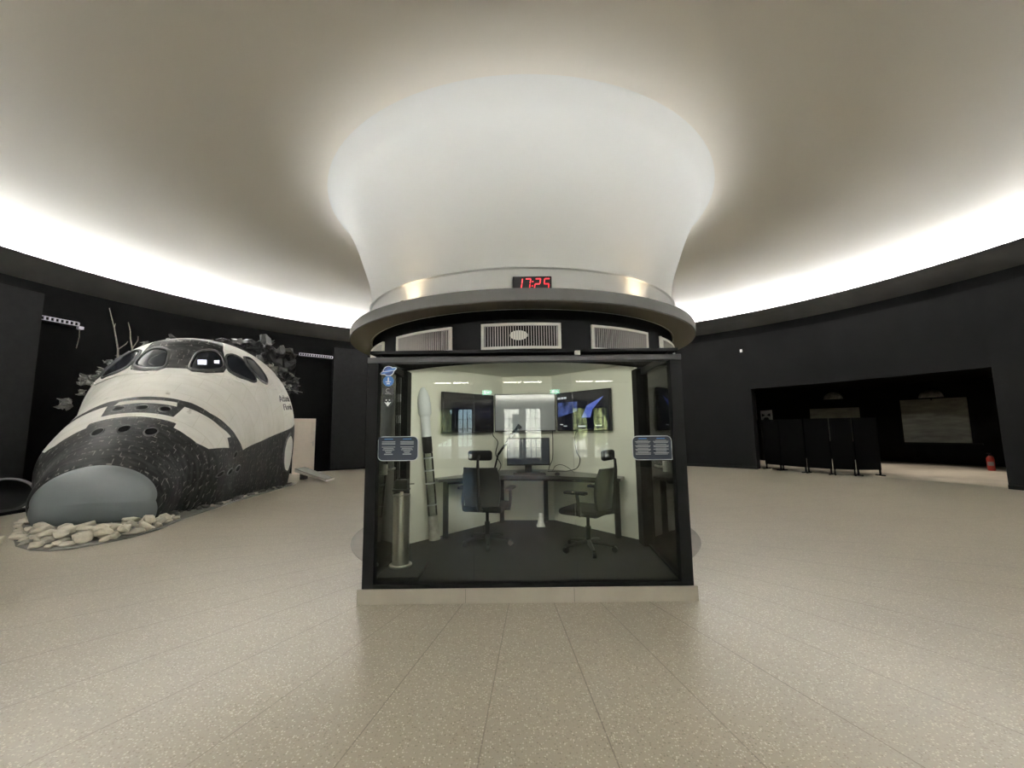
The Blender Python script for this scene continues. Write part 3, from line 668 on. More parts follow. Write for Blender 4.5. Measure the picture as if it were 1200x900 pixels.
cable('looped black cable dropping from the picture television to the desk', [(.88, 5.50, 1.40), (.84, 5.50, 1.32), (.85, 5.48, 1.12), (.89, 5.45, 1.02), (.85, 5.48, .90), (.72, 5.50, .86), (.60, 5.52, .858), (.46, 5.50, .858)])
cable('slack black cable arching over the desk towards the monitor', [(.80, 5.47, .85), (.74, 5.55, .90), (.66, 5.60, .935), (.58, 5.60, .92), (.53, 5.58, .85)], .004)

def chair(label, loc, rz):
    c = thing('office_chair', label, 'chair', loc, rz, group='black office chairs in the booth')
    b = lambda q, n, m, sm=True, par=c: q.build(n, m, par, smooth=sm, angle=40, world=False)
    # local: faces +Y, z=0 at the carpet
    for k in range(5):
        a = 2*PI*k/5+.3; q = MB(); q.tube([(0, 0, .095), (.13*math.sin(a), .13*math.cos(a), .085), (.27*math.sin(a), .27*math.cos(a), .062)], [.028, .022, .016], 8); leg = b(q, 'base_arm', 'plastic_black')
        q = MB(); x, y = .27*math.sin(a), .27*math.cos(a); q.tube([(x-.018*math.cos(a), y+.018*math.sin(a), .03), (x+.018*math.cos(a), y-.018*math.sin(a), .03)], .03, 12); b(q, 'caster', 'plastic_black', par=leg)
    q = MB(); q.lathe([(.001, .09), (.03, .09), (.03, .25), (.018, .25), (.018, .40), (.001, .40)], 14); b(q, 'gas_lift', 'plastic_black')
    q = MB(); q.box(-.235, .235, -.22, .24, .385, .455, bev=.033); b(q, 'seat', 'fabric_black')
    q = MB(); n, m2 = 10, 10; vs = []
    for s_ in (0, 1):
        for i in range(n+1):
            for j in range(m2+1):
                u = j/m2*2-1; v = i/n; wd = .215*(1-.18*(v-.55)**2*4*.5)*(1 if v < .9 else .96)
                vs.append((u*wd, -.235-.05*v-.05*math.sin(PI*v)*-.6+.05*u*u - s_*.028, .46+v*.42-.0))
    N1 = (n+1)*(m2+1); fs = []
    for i in range(n):
        for j in range(m2):
            k = i*(m2+1)+j; fs.append((k, k+1, k+m2+2, k+m2+1)); fs.append((N1+k, N1+k+m2+1, N1+k+m2+2, N1+k+1))
    for i in range(n):
        for j in (0, m2): k = i*(m2+1)+j; fs.append((k, k+m2+1, N1+k+m2+1, N1+k))
    for j in range(m2):
        for i in (0, n): k = i*(m2+1)+j; fs.append((k, k+1, N1+k+1, N1+k))
    q.add(vs, fs); b(q, 'backrest', 'mesh_back')
    q = MB(); q.tube([(0, -.15, .40), (0, -.29, .43), (0, -.315, .62), (0, -.335, .86), (0, -.33, .97), (0, -.27, 1.01)], [.024, .024, .02, .018, .015, .014], 8); b(q, 'back_support', 'plastic_black')
    q = MB()
    for i in range(1): q.box(-.14, .14, -.285, -.225, .955, 1.065, bev=.028)
    b(q, 'headrest', 'fabric_black')
    for s_ in (-1, 1):
        q = MB(); q.tube([(s_*.20, -.05, .41), (s_*.275, -.05, .41), (s_*.285, -.04, .50), (s_*.28, -.02, .62)], .018, 8); ar = b(q, 'arm_post', 'plastic_black')
        q = MB(); q.box(s_*.28-.04, s_*.28+.04, -.13, .12, .62, .65, bev=.012); b(q, 'arm_pad', 'fabric_black', par=ar)
    return c
chair('black office chair turned sideways under the picture television', (.80, 4.50, CF), rad(54))
chair('black office chair seen from behind at the left part of the desk', (-.30, 4.78, CF), rad(-14))

# small white model on the carpet
wm = thing('white_lander_model', 'small white tapered model standing on the booth carpet below the desk', 'model', (.365, 5.62, CF))
MB().lathe([(.001, CF), (.056, CF), (.024, CF+.12), (.001, CF+.12)], 20, .365, 5.62).build('cone', 'white_model', wm, smooth=True, angle=40)
MB().lathe([(.001, CF+.12), (.026, CF+.12), (.03, CF+.145), (.018, CF+.165), (.001, CF+.168)], 16, .365, 5.62).build('top', 'white_model', wm, smooth=True, angle=40)
MB().box(.31, .42, 5.56, 5.68, CF+.0, CF+.006).build('foot_plate', 'white_model', wm)

# rocket model leaning against the left inner wall
rk = thing('rocket_model', 'tall white rocket model with a black band standing by the left booth wall', 'rocket', (-.95, 5.02, CF))
ax_b = Vector((-.935, 4.97, CF)); ax_t = Vector((-1.085, 4.905, 1.945)); zz = (ax_t-ax_b).normalized(); xx = Vector((0, 1, 0)).cross(zz).normalized(); yy = zz.cross(xx); LN = (ax_t-ax_b).length
RM = Matrix(((xx.x, yy.x, zz.x, ax_b.x), (xx.y, yy.y, zz.y, ax_b.y), (xx.z, yy.z, zz.z, ax_b.z), (0, 0, 0, 1)))
f = lambda z: (z-CF)/(1.945-CF)*LN
MB().lathe([(.001, f(1.945)), (.022, f(1.935)), (.05, f(1.885)), (.07, f(1.82)), (.079, f(1.74)), (.079, f(1.62)), (.06, f(1.59)), (.001, f(1.589))], 24, R=RM).build('fairing', 'rocket_white', rk, smooth=True, angle=50)
MB().lathe([(.056, f(1.592)), (.056, f(1.345)), (.001, f(1.345))], 24, R=RM).build('upper_stage', 'rocket_white', rk, smooth=True, angle=50)
MB().lathe([(.001, f(1.344)), (.058, f(1.344)), (.058, f(1.17)), (.05, f(1.15)), (.001, f(1.15))], 24, R=RM).build('interstage', 'rocket_black', rk, smooth=True, angle=50)
MB().lathe([(.001, f(1.149)), (.057, f(1.149)), (.057, f(.42)), (.001, f(.42))], 24, R=RM).build('lower_stage', 'acrylic', rk, smooth=True, angle=50)
q = MB()
for z in (1.10, .95, .80, .55): q.lathe([(.0575, f(z)), (.06, f(z)), (.06, f(z-.012)), (.0575, f(z-.012))], 24, R=RM, closed=True)
q.build('stage_ring', 'rocket_white', rk)
MB().lathe([(.001, f(.419)), (.057, f(.419)), (.066, f(.16)), (.07, 0.012), (.001, 0.012)], 24, R=RM).build('engine_skirt', 'foil_pale', rk, smooth=True, angle=50)

# steel pillar with an instrument on top
pp = thing('steel_pillar', 'round brushed steel pillar on a dark square base at the left of the booth', 'pillar', (-1.055, 3.98, CF))
MB().box(-1.185, -.83, 3.66, 4.15, CF, CF+.035, bev=.004).build('base_plate', 'carpet', pp)
MB().lathe([(.001, CF+.034), (.105, CF+.034), (.105, CF+.046), (.08, CF+.05), (.001, CF+.05)], 32, -1.068, 3.98).build('flange', 'chrome', pp, smooth=True, angle=40)
MB().lathe([(.077, CF+.05), (.077, .80), (.001, .80)], 40, -1.068, 3.98).build('tube', 'chrome', pp, smooth=True, angle=40)
MB().lathe([(.001, .80), (.082, .80), (.082, .812), (.001, .812)], 32, -1.068, 3.98).build('top_plate', 'chrome', pp, smooth=True, angle=40)
dv = thing('instrument', 'small black boxy instrument mounted on top of the steel pillar', 'instrument', (-1.068, 3.98, .812))
q = MB(); q.tube([(-1.068, 3.98, .812), (-1.068, 3.98, .85)], .016, 10); q.build('stem', 'chrome', dv)
q = MB(); q.box(-1.145, -1.0, 3.92, 4.04, .848, .866, bev=.003); q.build('mount_plate', 'device', dv)
q = MB(); q.box(-1.125, -1.01, 3.93, 4.03, .866, .955, bev=.008)
for z in (.882, .90, .918, .936): q.box(-1.128, -1.007, 3.926, 4.034, z, z+.006)
q.build('instrument_body', 'device', dv)
q = MB(); q.tube([(-1.09, 3.96, .955), (-1.09, 3.96, .978)], .012); q.tube([(-1.03, 4.0, .955), (-1.03, 4.0, .970)], .009); q.build('knob', 'plastic_black', dv)
q = MB(); q.tube([(-1.01, 3.98, .91), (-.95, 3.98, .912)], .004); q.build('lever', 'black_metal', dv)

# ------------------------------------------------------------------ space shuttle nose
PHI = rad(20.5); D0 = -3.9
NV = Vector((math.cos(PHI), math.sin(PHI), 0)); AV = Vector((-math.sin(PHI), math.cos(PHI), 0))
def pchip(xk, yk, x):
    xk = np.asarray(xk, float); yk = np.asarray(yk, float); h = np.diff(xk); dl = np.diff(yk)/h; m = np.zeros(len(xk))
    for i in range(1, len(xk)-1):
        if dl[i-1]*dl[i] > 0:
            w1 = 2*h[i]+h[i-1]; w2 = h[i]+2*h[i-1]; m[i] = (w1+w2)/(w1/dl[i-1]+w2/dl[i])
    m[0] = dl[0]; m[-1] = dl[-1]
    x = np.asarray(x, float); i = np.clip(np.searchsorted(xk, x)-1, 0, len(xk)-2); t = (x-xk[i])/h[i]; t2 = t*t; t3 = t2*t
    return (2*t3-3*t2+1)*yk[i]+(t3-2*t2+t)*h[i]*m[i]+(-2*t3+3*t2)*yk[i+1]+(t3-t2)*h[i]*m[i+1]
UK = [8.40, 8.47, 8.55, 8.78, 9.14, 9.7, 10.27, 11.07, 11.37, 11.65, 12.2, 13.0, 13.72]
ZT = [.42, .62, .87, 1.19, 1.5, 1.91, 2.34, 2.88, 3.33, 3.67, 3.77, 3.737, 3.786]
WK = [8.40, 8.47, 8.6, 9.0, 9.6, 10.4, 11.3, 12.4, 13.72]
WV = [.05, .696, .876, .968, 1.378, 1.506, 1.791, 2.209, 2.111]
ZK = [8.4, 11.0, 13.72]; ZM = [.289, 1.191, 1.433]; EX = [1.921, 2.066, 2.217]
def hull(u, s, off=0.0):
    """world point(s) on the hull; s: -1 floor right .. 0 widest .. pi/2 top .. pi left .. pi+1 floor left"""
    u = np.asarray(u, float); s = np.asarray(s, float)
    def P(u, s):
        w = pchip(WK, WV, u); zt = pchip(UK, ZT, u); zm = pchip(ZK, ZM, u); e = pchip(ZK, EX, u)
        sg = np.where(s > PI/2, -1., 1.); a = np.where(s > PI/2, PI-s, s); ac = np.clip(a, 0, PI/2)
        v = w*np.abs(np.cos(ac))**(2/e); z = zm+(zt-zm)*np.abs(np.sin(ac))**(2/e)
        k = np.clip(-a, 0, 1.2); low = a < 0
        v = np.where(low, w-.12*k*k, v)*sg; z = np.where(low, zm*(1-k), z)
        return np.stack([NV.x*(D0+v)+AV.x*u, NV.y*(D0+v)+AV.y*u, z], -1)
    p = P(u, s)
    if off:
        h = 1e-3; du = P(u+h, s)-P(u-h, s); ds = P(u, s+h)-P(u, s-h); n = np.cross(du, ds); n /= np.linalg.norm(n, axis=-1, keepdims=True)+1e-12
        c = np.stack([NV.x*D0+AV.x*u, NV.y*D0+AV.y*u, 0*u+.6], -1); n *= np.sign((n*(p-c)).sum(-1, keepdims=True))
        p = p+n*off
    return p
UEND = 12.7
sh = thing('space_shuttle', 'black and white space shuttle nose section crashed into the floor at left', 'shuttle', tuple(NV*D0+AV*10.5))
ss = np.concatenate([np.linspace(-1.0, 0, 50), np.linspace(0, PI, 230)[1:-1], np.linspace(PI, PI+1.0, 50)])
def cap_edge(s):
    a = np.where(s > PI/2, PI-s, s); return 8.49+.072*np.clip(np.sin(np.clip(a, 0, PI/2)), 0, 1)+.06*np.clip(-a, 0, 1)
tu = np.linspace(0, 1, 300)
UU = cap_edge(ss)[None, :]+(UEND-cap_edge(ss)[None, :])*tu[:, None]; SS = np.repeat(ss[None, :], len(tu), 0)
PP = hull(UU, SS)
nu, ns = UU.shape
me = bpy.data.meshes.new('hull_skin')
off = np.array(sh.location)
idx = np.arange(nu*ns).reshape(nu, ns)
faces = np.stack([idx[:-1, :-1], idx[:-1, 1:], idx[1:, 1:], idx[1:, :-1]], -1).reshape(-1, 4)
me.from_pydata((PP.reshape(-1, 3)-off).tolist(), [], faces.tolist())
AA = np.where(SS > PI/2, PI-SS, SS).reshape(-1); UF = UU.reshape(-1)
def poly_sd(px, py, poly):
    n = len(poly); d2 = np.full(px.shape, 1e9); ins = np.zeros(px.shape, bool)
    for i in range(n):
        (ax_, ay), (bx, by) = poly[i], poly[(i+1) % n]
        ex, ey = bx-ax_, by-ay; t = np.clip(((px-ax_)*ex+(py-ay)*ey)/(ex*ex+ey*ey+1e-12), 0, 1)
        d2 = np.minimum(d2, (px-ax_-t*ex)**2+(py-ay-t*ey)**2)
        c = ((ay > py) != (by > py)) & (px < (bx-ax_)*(py-ay)/(by-ay+1e-12)+ax_); ins ^= c
    return np.where(ins, 1, -1)*np.sqrt(d2)
KS = 1.6
polys = [
    [(8.2, 1.7), (9.46, 1.7), (9.46, 1.06), (9.365, 1.03), (9.35, .8), (9.36, .6), (9.44, .42), (9.88, .2), (9.93, .36), (10.1, .3), (10.458, -.03), (10.959, -.005), (11.568, .031), (12.342, .08), (13, .12), (13, -1.3), (8.2, -1.3)],
    [(10.014, 1.7), (10.014, 1.5), (10.02, 1.2), (10.035, 1.1), (10.02, .82), (10.116, .5), (10.253, .226), (10.458, -.03), (10.105, .296), (10.054, .317), (9.928, .578), (9.894, .885), (9.885, 1.14), (9.575, 1.164), (9.565, 1.7), (9.83, 1.7), (9.837, 1.22), (9.94, 1.25), (9.91, 1.7)],
    [(12.8, 1.7), (12.8, 1.345), (12.086, 1.339), (11.54, 1.196), (11.266, 1.06), (11.187, 1.07), (11.05, 1.25), (11.005, 1.395), (11.07, 1.465), (11.05, 1.7)],
]
sd = np.full(UF.shape, -1e9)
for pg in polys: sd = np.maximum(sd, poly_sd(UF, AA*KS, [(a, b*KS) for a, b in pg]))
at = me.attributes.new('black_tile', 'FLOAT', 'POINT'); at.data.foreach_set('value', sd.astype(np.float32))
arc_len = np.zeros((nu, ns)); seg = np.linalg.norm(np.diff(PP, axis=1), axis=-1); arc_len[:, 1:] = np.cumsum(seg, 1); arc_len -= arc_len[:, ns//2:ns//2+1]
uvl = me.uv_layers.new(name='UVMap'); li = np.empty(len(me.loops), dtype=np.int32); me.loops.foreach_get('vertex_index', li)
uvs = np.stack([arc_len.reshape(-1)[li], UF[li]], -1); uvl.data.foreach_set('uv', uvs.reshape(-1).astype(np.float32))
me.materials.append(M['hull']); me.polygons.foreach_set('use_smooth', [True]*len(me.polygons))
o = bpy.data.objects.new('hull_skin', me); COL.objects.link(o); o.parent = sh

# nose cap dome
cap_r = np.linspace(1, 0, 22); sc_ = np.concatenate([np.linspace(-1, 0, 12)[:-1], np.linspace(0, PI, 60), np.linspace(PI, PI+1, 12)[1:]])
edge = hull(cap_edge(sc_)+.012, sc_, .012); ctr = edge.mean(0); ctr[2] = .36
q = MB(); apex = np.array(AV)*-.20
vs = []
for r in cap_r:
    k = math.sqrt(max(0, 1-r*r)); vs += [tuple(ctr*(1-r)+e*r+apex*k) for e in edge]
nn_ = len(edge)
vs = [(x, y, max(z, .0)) for x, y, z in vs]
q.add(vs, [(i*nn_+j, i*nn_+(j+1) % nn_, (i+1)*nn_+(j+1) % nn_, (i+1)*nn_+j) for i in range(len(cap_r)-1) for j in range(nn_)])
q.build('nose_cap', 'cap', sh, smooth=True)

def refine(poly, step=.05):
    out = []
    for i in range(len(poly)):
        a, b = np.array(poly[i]), np.array(poly[(i+1) % len(poly)]); L = np.hypot(b[0]-a[0], (b[1]-a[1])*KS); n = max(1, int(L/step))
        for j in range(n): out.append(tuple(a+(b-a)*j/n))
    return out
def rounded(poly, it=2):
    for _ in range(it):
        q = []
        for i in range(len(poly)):
            a, b = np.array(poly[i]), np.array(poly[(i+1) % len(poly)]); q += [tuple(a*.8+b*.2), tuple(a*.2+b*.8)]
        poly = q
    return poly
def mirror(poly): return [(u, PI-s) for u, s in poly][::-1]
def patch(poly, off, depth=0.0, rings=6):
    """filled patch on the hull, fan of rings to the centroid"""
    poly = refine(poly); c = np.mean(np.array(poly), 0); q = MB(); n = len(poly); vs = []
    for k in range(rings):
        t = 1-k/rings
        U_ = np.array([c[0]+(p[0]-c[0])*t for p in poly]); S_ = np.array([c[1]+(p[1]-c[1])*t for p in poly]); vs += hull(U_, S_, off).tolist()
    vs.append(hull(np.array([c[0]]), np.array([c[1]]), off)[0].tolist())
    fs = [(k*n+j, k*n+(j+1) % n, (k+1)*n+(j+1) % n, (k+1)*n+j) for k in range(rings-1) for j in range(n)]+[((rings-1)*n+j, (rings-1)*n+(j+1) % n, rings*n) for j in range(n)]
    base = len(vs); U_ = np.array([p[0] for p in poly]); S_ = np.array([p[1] for p in poly]); vs += hull(U_, S_, -.02).tolist()
    fs += [(j, (j+1) % n, base+(j+1) % n, base+j) for j in range(n)]
    q.add(vs, fs); return q
def ringpatch(poly, grow, off_in, off_out):
    poly = refine(poly); n = len(poly); A_ = np.array(poly); c = A_.mean(0)
    dv_ = (A_-c)*[1, KS]; L = np.linalg.norm(dv_, axis=1, keepdims=True); out = A_+dv_/L*grow/[1, KS]; mid = (A_+out)/2
    vs = hull(A_[:, 0], A_[:, 1], .001).tolist()+hull(A_[:, 0], A_[:, 1], off_in).tolist()+hull(mid[:, 0], mid[:, 1], off_out).tolist()+hull(out[:, 0], out[:, 1], .001).tolist()
    q = MB(); q.add(vs, [(k*n+j, k*n+(j+1) % n, (k+1)*n+(j+1) % n, (k+1)*n+j) for k in range(3) for j in range(n)]); return q
wins = [[(11.374, 1.426), (11.46, 1.283), (11.42, 1.178), (11.255, 1.095), (11.135, 1.234), (11.078, 1.402), (11.135, 1.45)],
        [(11.466, 1.133), (11.562, 1.053), (11.574, .945), (11.505, .673), (11.392, .715), (11.289, .885), (11.261, 1.032)],
        [(11.693, .973), (11.87, .945), (11.813, .791), (11.79, .641), (11.682, .585), (11.574, .645), (11.557, .781), (11.568, .892)]]
for wp in wins:
    for pl in (wp, mirror(wp)):
        pl = rounded(pl); wf = ringpatch(pl, .045, .018, .024).build('window_frame', 'frame_black', sh, smooth=True)
        patch(pl, .006).build('window_pane', 'shuttle_glass', wf, smooth=True)
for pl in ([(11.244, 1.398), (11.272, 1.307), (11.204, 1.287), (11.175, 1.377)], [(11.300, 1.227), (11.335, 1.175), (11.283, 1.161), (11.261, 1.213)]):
    patch(pl, .009, rings=2).build('bright_patch', 'pane_patch', sh)  # small bright emissive patches laid on the dark pane
for mir in (0, 1):
    rp_ = np.array([(10.96, 1.32), (11.03, 1.2), (11.13, 1.02), (11.20, .87), (11.30, .70), (11.45, .585), (11.70, .52), (11.95, .50)])
    tt_ = np.linspace(0, len(rp_)-1, 40); ru_ = np.interp(tt_, np.arange(len(rp_)), rp_[:, 0]); rs_ = np.interp(tt_, np.arange(len(rp_)), rp_[:, 1])
    MB().tube(hull(ru_, PI-rs_ if mir else rs_, .004).tolist(), .016, 8).build('window_ridge', 'hull_white', sh, smooth=True)
def disc(u, s, ru, rs): return [(u+ru*math.cos(a), s+rs*math.sin(a)/KS) for a in [2*PI*i/20 for i in range(20)]]
for u, s, ru, rs in ((9.16, 1.935, .075, .125), (9.145, 1.572, .075, .13), (9.16, 1.205, .075, .125), (9.715, 1.828, .06, .10), (9.705, 1.571, .06, .10), (9.715, 1.318, .06, .10),
                     (9.581, -.186, .085, .075), (9.934, -.302, .10, .085), (10.31, -.362, .10, .085), (10.111, -.01, .085, .075)):
    pl = disc(u, s, ru, rs); f_ = ringpatch(pl, .03, .012, .010).build('thruster_rim', 'black_tile', sh, smooth=True); patch(pl, .004, rings=3).build('thruster_port', 'hole', f_, smooth=True)
# name lettering on the side, wrapped on the hull
def lettering(txt, u0, u1, s0, hgt):
    cu = bpy.data.curves.new('lettering', 'FONT'); cu.body = txt; cu.size = 1; cu.extrude = .01
    ob = bpy.data.objects.new('lettering', cu); COL.objects.link(ob); dg = bpy.context.evaluated_depsgraph_get(); dg.update()
    m0 = bpy.data.meshes.new_from_object(ob.evaluated_get(dg)); COL.objects.unlink(ob); bpy.data.objects.remove(ob)
    xs = [v.co.x for v in m0.vertices]; ys = [v.co.y for v in m0.vertices]; x0, x1 = min(xs), max(xs)
    for v in m0.vertices:
        u = u0+(v.co.x-x0)/(x1-x0)*(u1-u0); s = s0+v.co.y*hgt
        p_ = hull(np.array([u]), np.array([s]), .006+.3*v.co.z)[0]; v.co = Vector(p_.tolist())-sh.location
    m0.materials.clear(); m0.materials.append(M['letter']); ob = bpy.data.objects.new('lettering', m0); COL.objects.link(ob); ob.parent = sh
lettering('Atlantis', 11.88, 12.46, .355, .105)
lettering('Florida', 11.97, 12.46, .262, .095)
# round side hatch, open, with pale inside
hp = rounded([(12.20, .02), (12.02, -.05), (11.95, -.26), (11.98, -.50), (12.08, -.66), (12.30, -.70), (12.40, -.50), (12.40, -.15)], 2)
hf = ringpatch(hp, .05, .02, .03).build('hatch_frame', 'frame_black', sh, smooth=True); patch(hp, .008).build('hatch_lining', 'white_model', hf, smooth=True)
# torn rear end: dark bulkhead and crumpled skin
rim = hull(np.full(60, UEND-.02), np.linspace(-1, PI+1, 60), -.02); c = rim.mean(0)
q = MB(); q.add(rim.tolist()+[c.tolist()], [(i, i+1, 60) for i in range(59)]); q.build('rear_bulkhead', 'dark_void', sh)
def crumple(c, sx, sy, sz, seed, n=9, R=None):
    rnd = random.Random(seed); q = MB(); R = R or Matrix.Rotation(rnd.uniform(0, 6.28), 4, 'Z') @ Matrix.Rotation(rnd.uniform(-.9, .9), 4, 'X')
    vs = []; th = .012
    for s_ in (0, 1):
        for i in range(n+1):
            for j in range(n+1):
                u, v = i/n-.5, j/n-.5; e = .42*(noise.noise(Vector((i*.7, seed, 0)))+noise.noise(Vector((0, j*.7, seed))))
                p_ = Vector((u*sx*(1+e), 1.5*sz*(noise.noise(Vector((u*4+seed, v*4, seed*.37)))+.6*noise.noise(Vector((u*9, v*9+seed, 3.1))))+s_*th, v*sy*(1+e)))
                vs.append(tuple(Vector(c)+R @ p_))
    N1 = (n+1)**2; fs = []
    for i in range(n):
        for j in range(n):
            k = i*(n+1)+j; fs.append((k, k+1, k+n+2, k+n+1)); fs.append((N1+k, N1+k+n+1, N1+k+n+2, N1+k+1))
    for i in range(n):
        for (a_, b_) in ((i, i+1), (n*(n+1)+i, n*(n+1)+i+1), (i*(n+1), (i+1)*(n+1)), (i*(n+1)+n, (i+1)*(n+1)+n)): fs.append((a_, b_, N1+b_, N1+a_))
    q.add(vs, fs); return q
rr = random.Random(11)
for s_, du, off, sx, sz_ in ((1.3, .05, .06, .8, .45), (1.12, .1, .16, .9, .6), (1.0, .15, .22, .8, .8), (.86, .12, .30, .75, .85), (.78, .2, .30, .6, .7), (.70, .1, .18, .6, .5), (1.9, .1, .12, .6, .35), (2.3, .05, .06, .5, .35), (.55, .12, .10, .5, .45)):
    c = hull(np.array([UEND+du]), np.array([s_]), off)[0]; crumple(c, sx, sz_, .16, rr.randint(1, 99)).build('torn_panel', 'foil', sh)
for k in range(34):
    s_ = rr.choice([rr.uniform(.28, 1.1), rr.uniform(.28, 1.1), rr.uniform(1.9, 2.7)]); c = hull(np.array([UEND-.02+rr.uniform(0, .22)]), np.array([s_]), rr.uniform(.0, .14))[0]
    crumple(c, rr.uniform(.10, .26), rr.uniform(.07, .18), .05, 100+k, 4).build('skin_shard', rr.choice(['foil_pale', 'foil_pale', 'foil']), sh)
for u_, s_, off, sz_ in ((12.3, 2.62, .20, .30), (12.3, 2.50, .10, .20), (12.2, 2.86, .28, .32), (12.4, 2.40, .14, .22), (12.45, 2.05, .14, .16), (12.3, 2.74, .14, .16), (12.35, 2.3, .06, .2)):
    c = hull(np.array([u_]), np.array([s_]), off)[0]; crumple(c, sz_, sz_*.8, .10, rr.randint(1, 99), 6).build('skin_shard', 'rubble' if off < .1 else 'shard_grey', sh)
c = hull(np.array([UEND+.15]), np.array([.62]), .14)[0]
MB().tube([(c[0]+.20*math.cos(a)*NV.x, c[1]+.20*math.cos(a)*NV.y, c[2]+.20*math.sin(a)) for a in np.linspace(-.6, 3.9, 20)], .018, 8).build('hose', 'foil_pale', sh, smooth=True)
for k in range(5):
    s_ = rr.uniform(.3, .9); c = Vector(hull(np.array([UEND]), np.array([s_]), .02)[0].tolist()); dirv = (NV*rr.uniform(.5, 1)+Vector((0, 0, rr.uniform(-.2, .9)))+AV*.4).normalized()
    MB().tube([c, c+dirv*.16+Vector((0, 0, .03)), c+dirv*rr.uniform(.25, .42)], .006, 5).build('bent_wire', 'foil_pale', sh)

# base plate, rocks
def floor_uv(u, v): p_ = NV*(D0+v)+AV*u; return p_.x, p_.y
bp = MB()
edge_uv = [(9.84, -1.50), (8.97, -1.15), (8.03, -.66), (7.29, -.20), (6.95, .13), (6.81, .38), (6.81, .58), (6.96, .78), (7.22, 1.0), (7.66, 1.15), (8.46, 1.20)]
outline = edge_uv+[(9.71, 1.45), (10.94, 1.80), (12.6, 2.28), (12.9, 2.28), (12.9, 1.4), (9.8, -.6)]
bp.prism([floor_uv(u, v) for u, v in outline], .001, .02); setp(bp.build('base_plate', 'base_plate'), 'thin grey ground plate under the rocks and the shuttle nose', 'plate')
def rock_mesh(seed, r):
    rnd = random.Random(seed); bm = bmesh.new(); ex_, ey_, ez_ = rnd.uniform(.9, 1.35), rnd.uniform(.75, 1.0), rnd.uniform(.55, .8)
    for i in range(16):
        a, zc = rnd.uniform(0, 2*PI), rnd.uniform(-1, 1); k = math.sqrt(1-zc*zc); sc = rnd.uniform(.82, 1.08)
        p_ = Vector((k*math.cos(a), k*math.sin(a), zc)); m_ = max(abs(p_.x), abs(p_.y), abs(p_.z)); p_ = p_*(.55+.45/m_)*sc    # blocky
        bm.verts.new((p_.x*r*ex_, p_.y*r*ey_, max(p_.z, -.55)*r*ez_))
    res = bmesh.ops.convex_hull(bm, input=bm.verts[:])
    bmesh.ops.delete(bm, geom=[g for g in res['geom_interior'] if isinstance(g, bmesh.types.BMVert)], context='VERTS')
    bmesh.ops.bevel(bm, geom=bm.edges[:], offset=r*.07, segments=1, affect='EDGES', profile=.5, clamp_overlap=True)
    q = MB(); return q.from_bm(bm)
placed = []
rr = random.Random(5); cnt = 0
def put_rock(u, v, r, m, name, label, cat, group, z=.02):
    global cnt
    x, y = floor_uv(u, v); q = rock_mesh(rr.uniform(0, 50), r); a = rr.uniform(0, 6.28); sx = rr.uniform(.85, 1.25)
    mn = min(p_[2] for p_ in q.v)
    q.v = [(p_[0]*sx*math.cos(a)-p_[1]*math.sin(a), p_[0]*sx*math.sin(a)+p_[1]*math.cos(a), p_[2]-mn) for p_ in q.v]
    o = q.build(name, m, smooth=True, angle=50); o.location = (x, y, z); setp(o, label, cat, group); cnt += 1; return o
pile = np.array(edge_uv+[(8.7, .95), (8.5, .86), (8.12, .55), (8.02, .1), (8.12, -.35), (8.5, -.80), (9.2, -1.15)])
def in_pile(u, v, m=0.0): return poly_sd(np.array([u]), np.array([v]), [tuple(p_) for p_ in pile])[0] > m
tries = 0
while len(placed) < 110 and tries < 9000:
    tries += 1
    u, v, r = rr.uniform(6.8, 9.6), rr.uniform(-1.5, 1.25), rr.uniform(.055, .13)
    if u > 8.4: r *= .6
    if not in_pile(u, v, r*.55): continue
    if any(math.hypot(u-a_, v-b_) < (r+c_)*.92 for a_, b_, c_ in placed): continue
    placed.append((u, v, r))
for (u, v, r) in placed:
    put_rock(u, v, r, 'rock' if rr.random() < .72 else 'rock2', 'rock', 'pale rough rock in the pile heaped around the grey nose cap', 'rock', 'rocks heaped around the nose cap')
second = []
for _ in range(900):
    u, v, r = rr.uniform(7.15, 8.1), rr.uniform(-.5, .95), rr.uniform(.085, .14)
    if not in_pile(u, v, .15) or any(math.hypot(u-a_, v-b_) < (r+c_)*1.0 for a_, b_, c_ in second): continue
    second.append((u, v, r))
    if len(second) > 22: break
for (u, v, r) in second:
    near = [c_ for a_, b_, c_ in placed if math.hypot(u-a_, v-b_) < c_+r*.6]
    put_rock(u, v, r, 'rock', 'rock', 'pale rough rock in the pile heaped around the grey nose cap', 'rock', 'rocks heaped around the nose cap', z=.02+.55*max(near+[.06]))
o = put_rock(7.42, -.50, .12, 'rock', 'rock', 'single pale rock lying on the floor just left of the rock pile', 'rock', None, z=0.0)
for k in range(40):
    u = 8.75+k*.095; w = float(pchip(WK, WV, u))-.12; v = w+rr.uniform(.08, .17)
    put_rock(u, v, rr.uniform(.03, .07), 'rubble' if rr.random() < .7 else 'rock2', 'rubble_stone', 'small dark stone in the rubble line along the shuttle side', 'stone', 'rubble along the shuttle side')

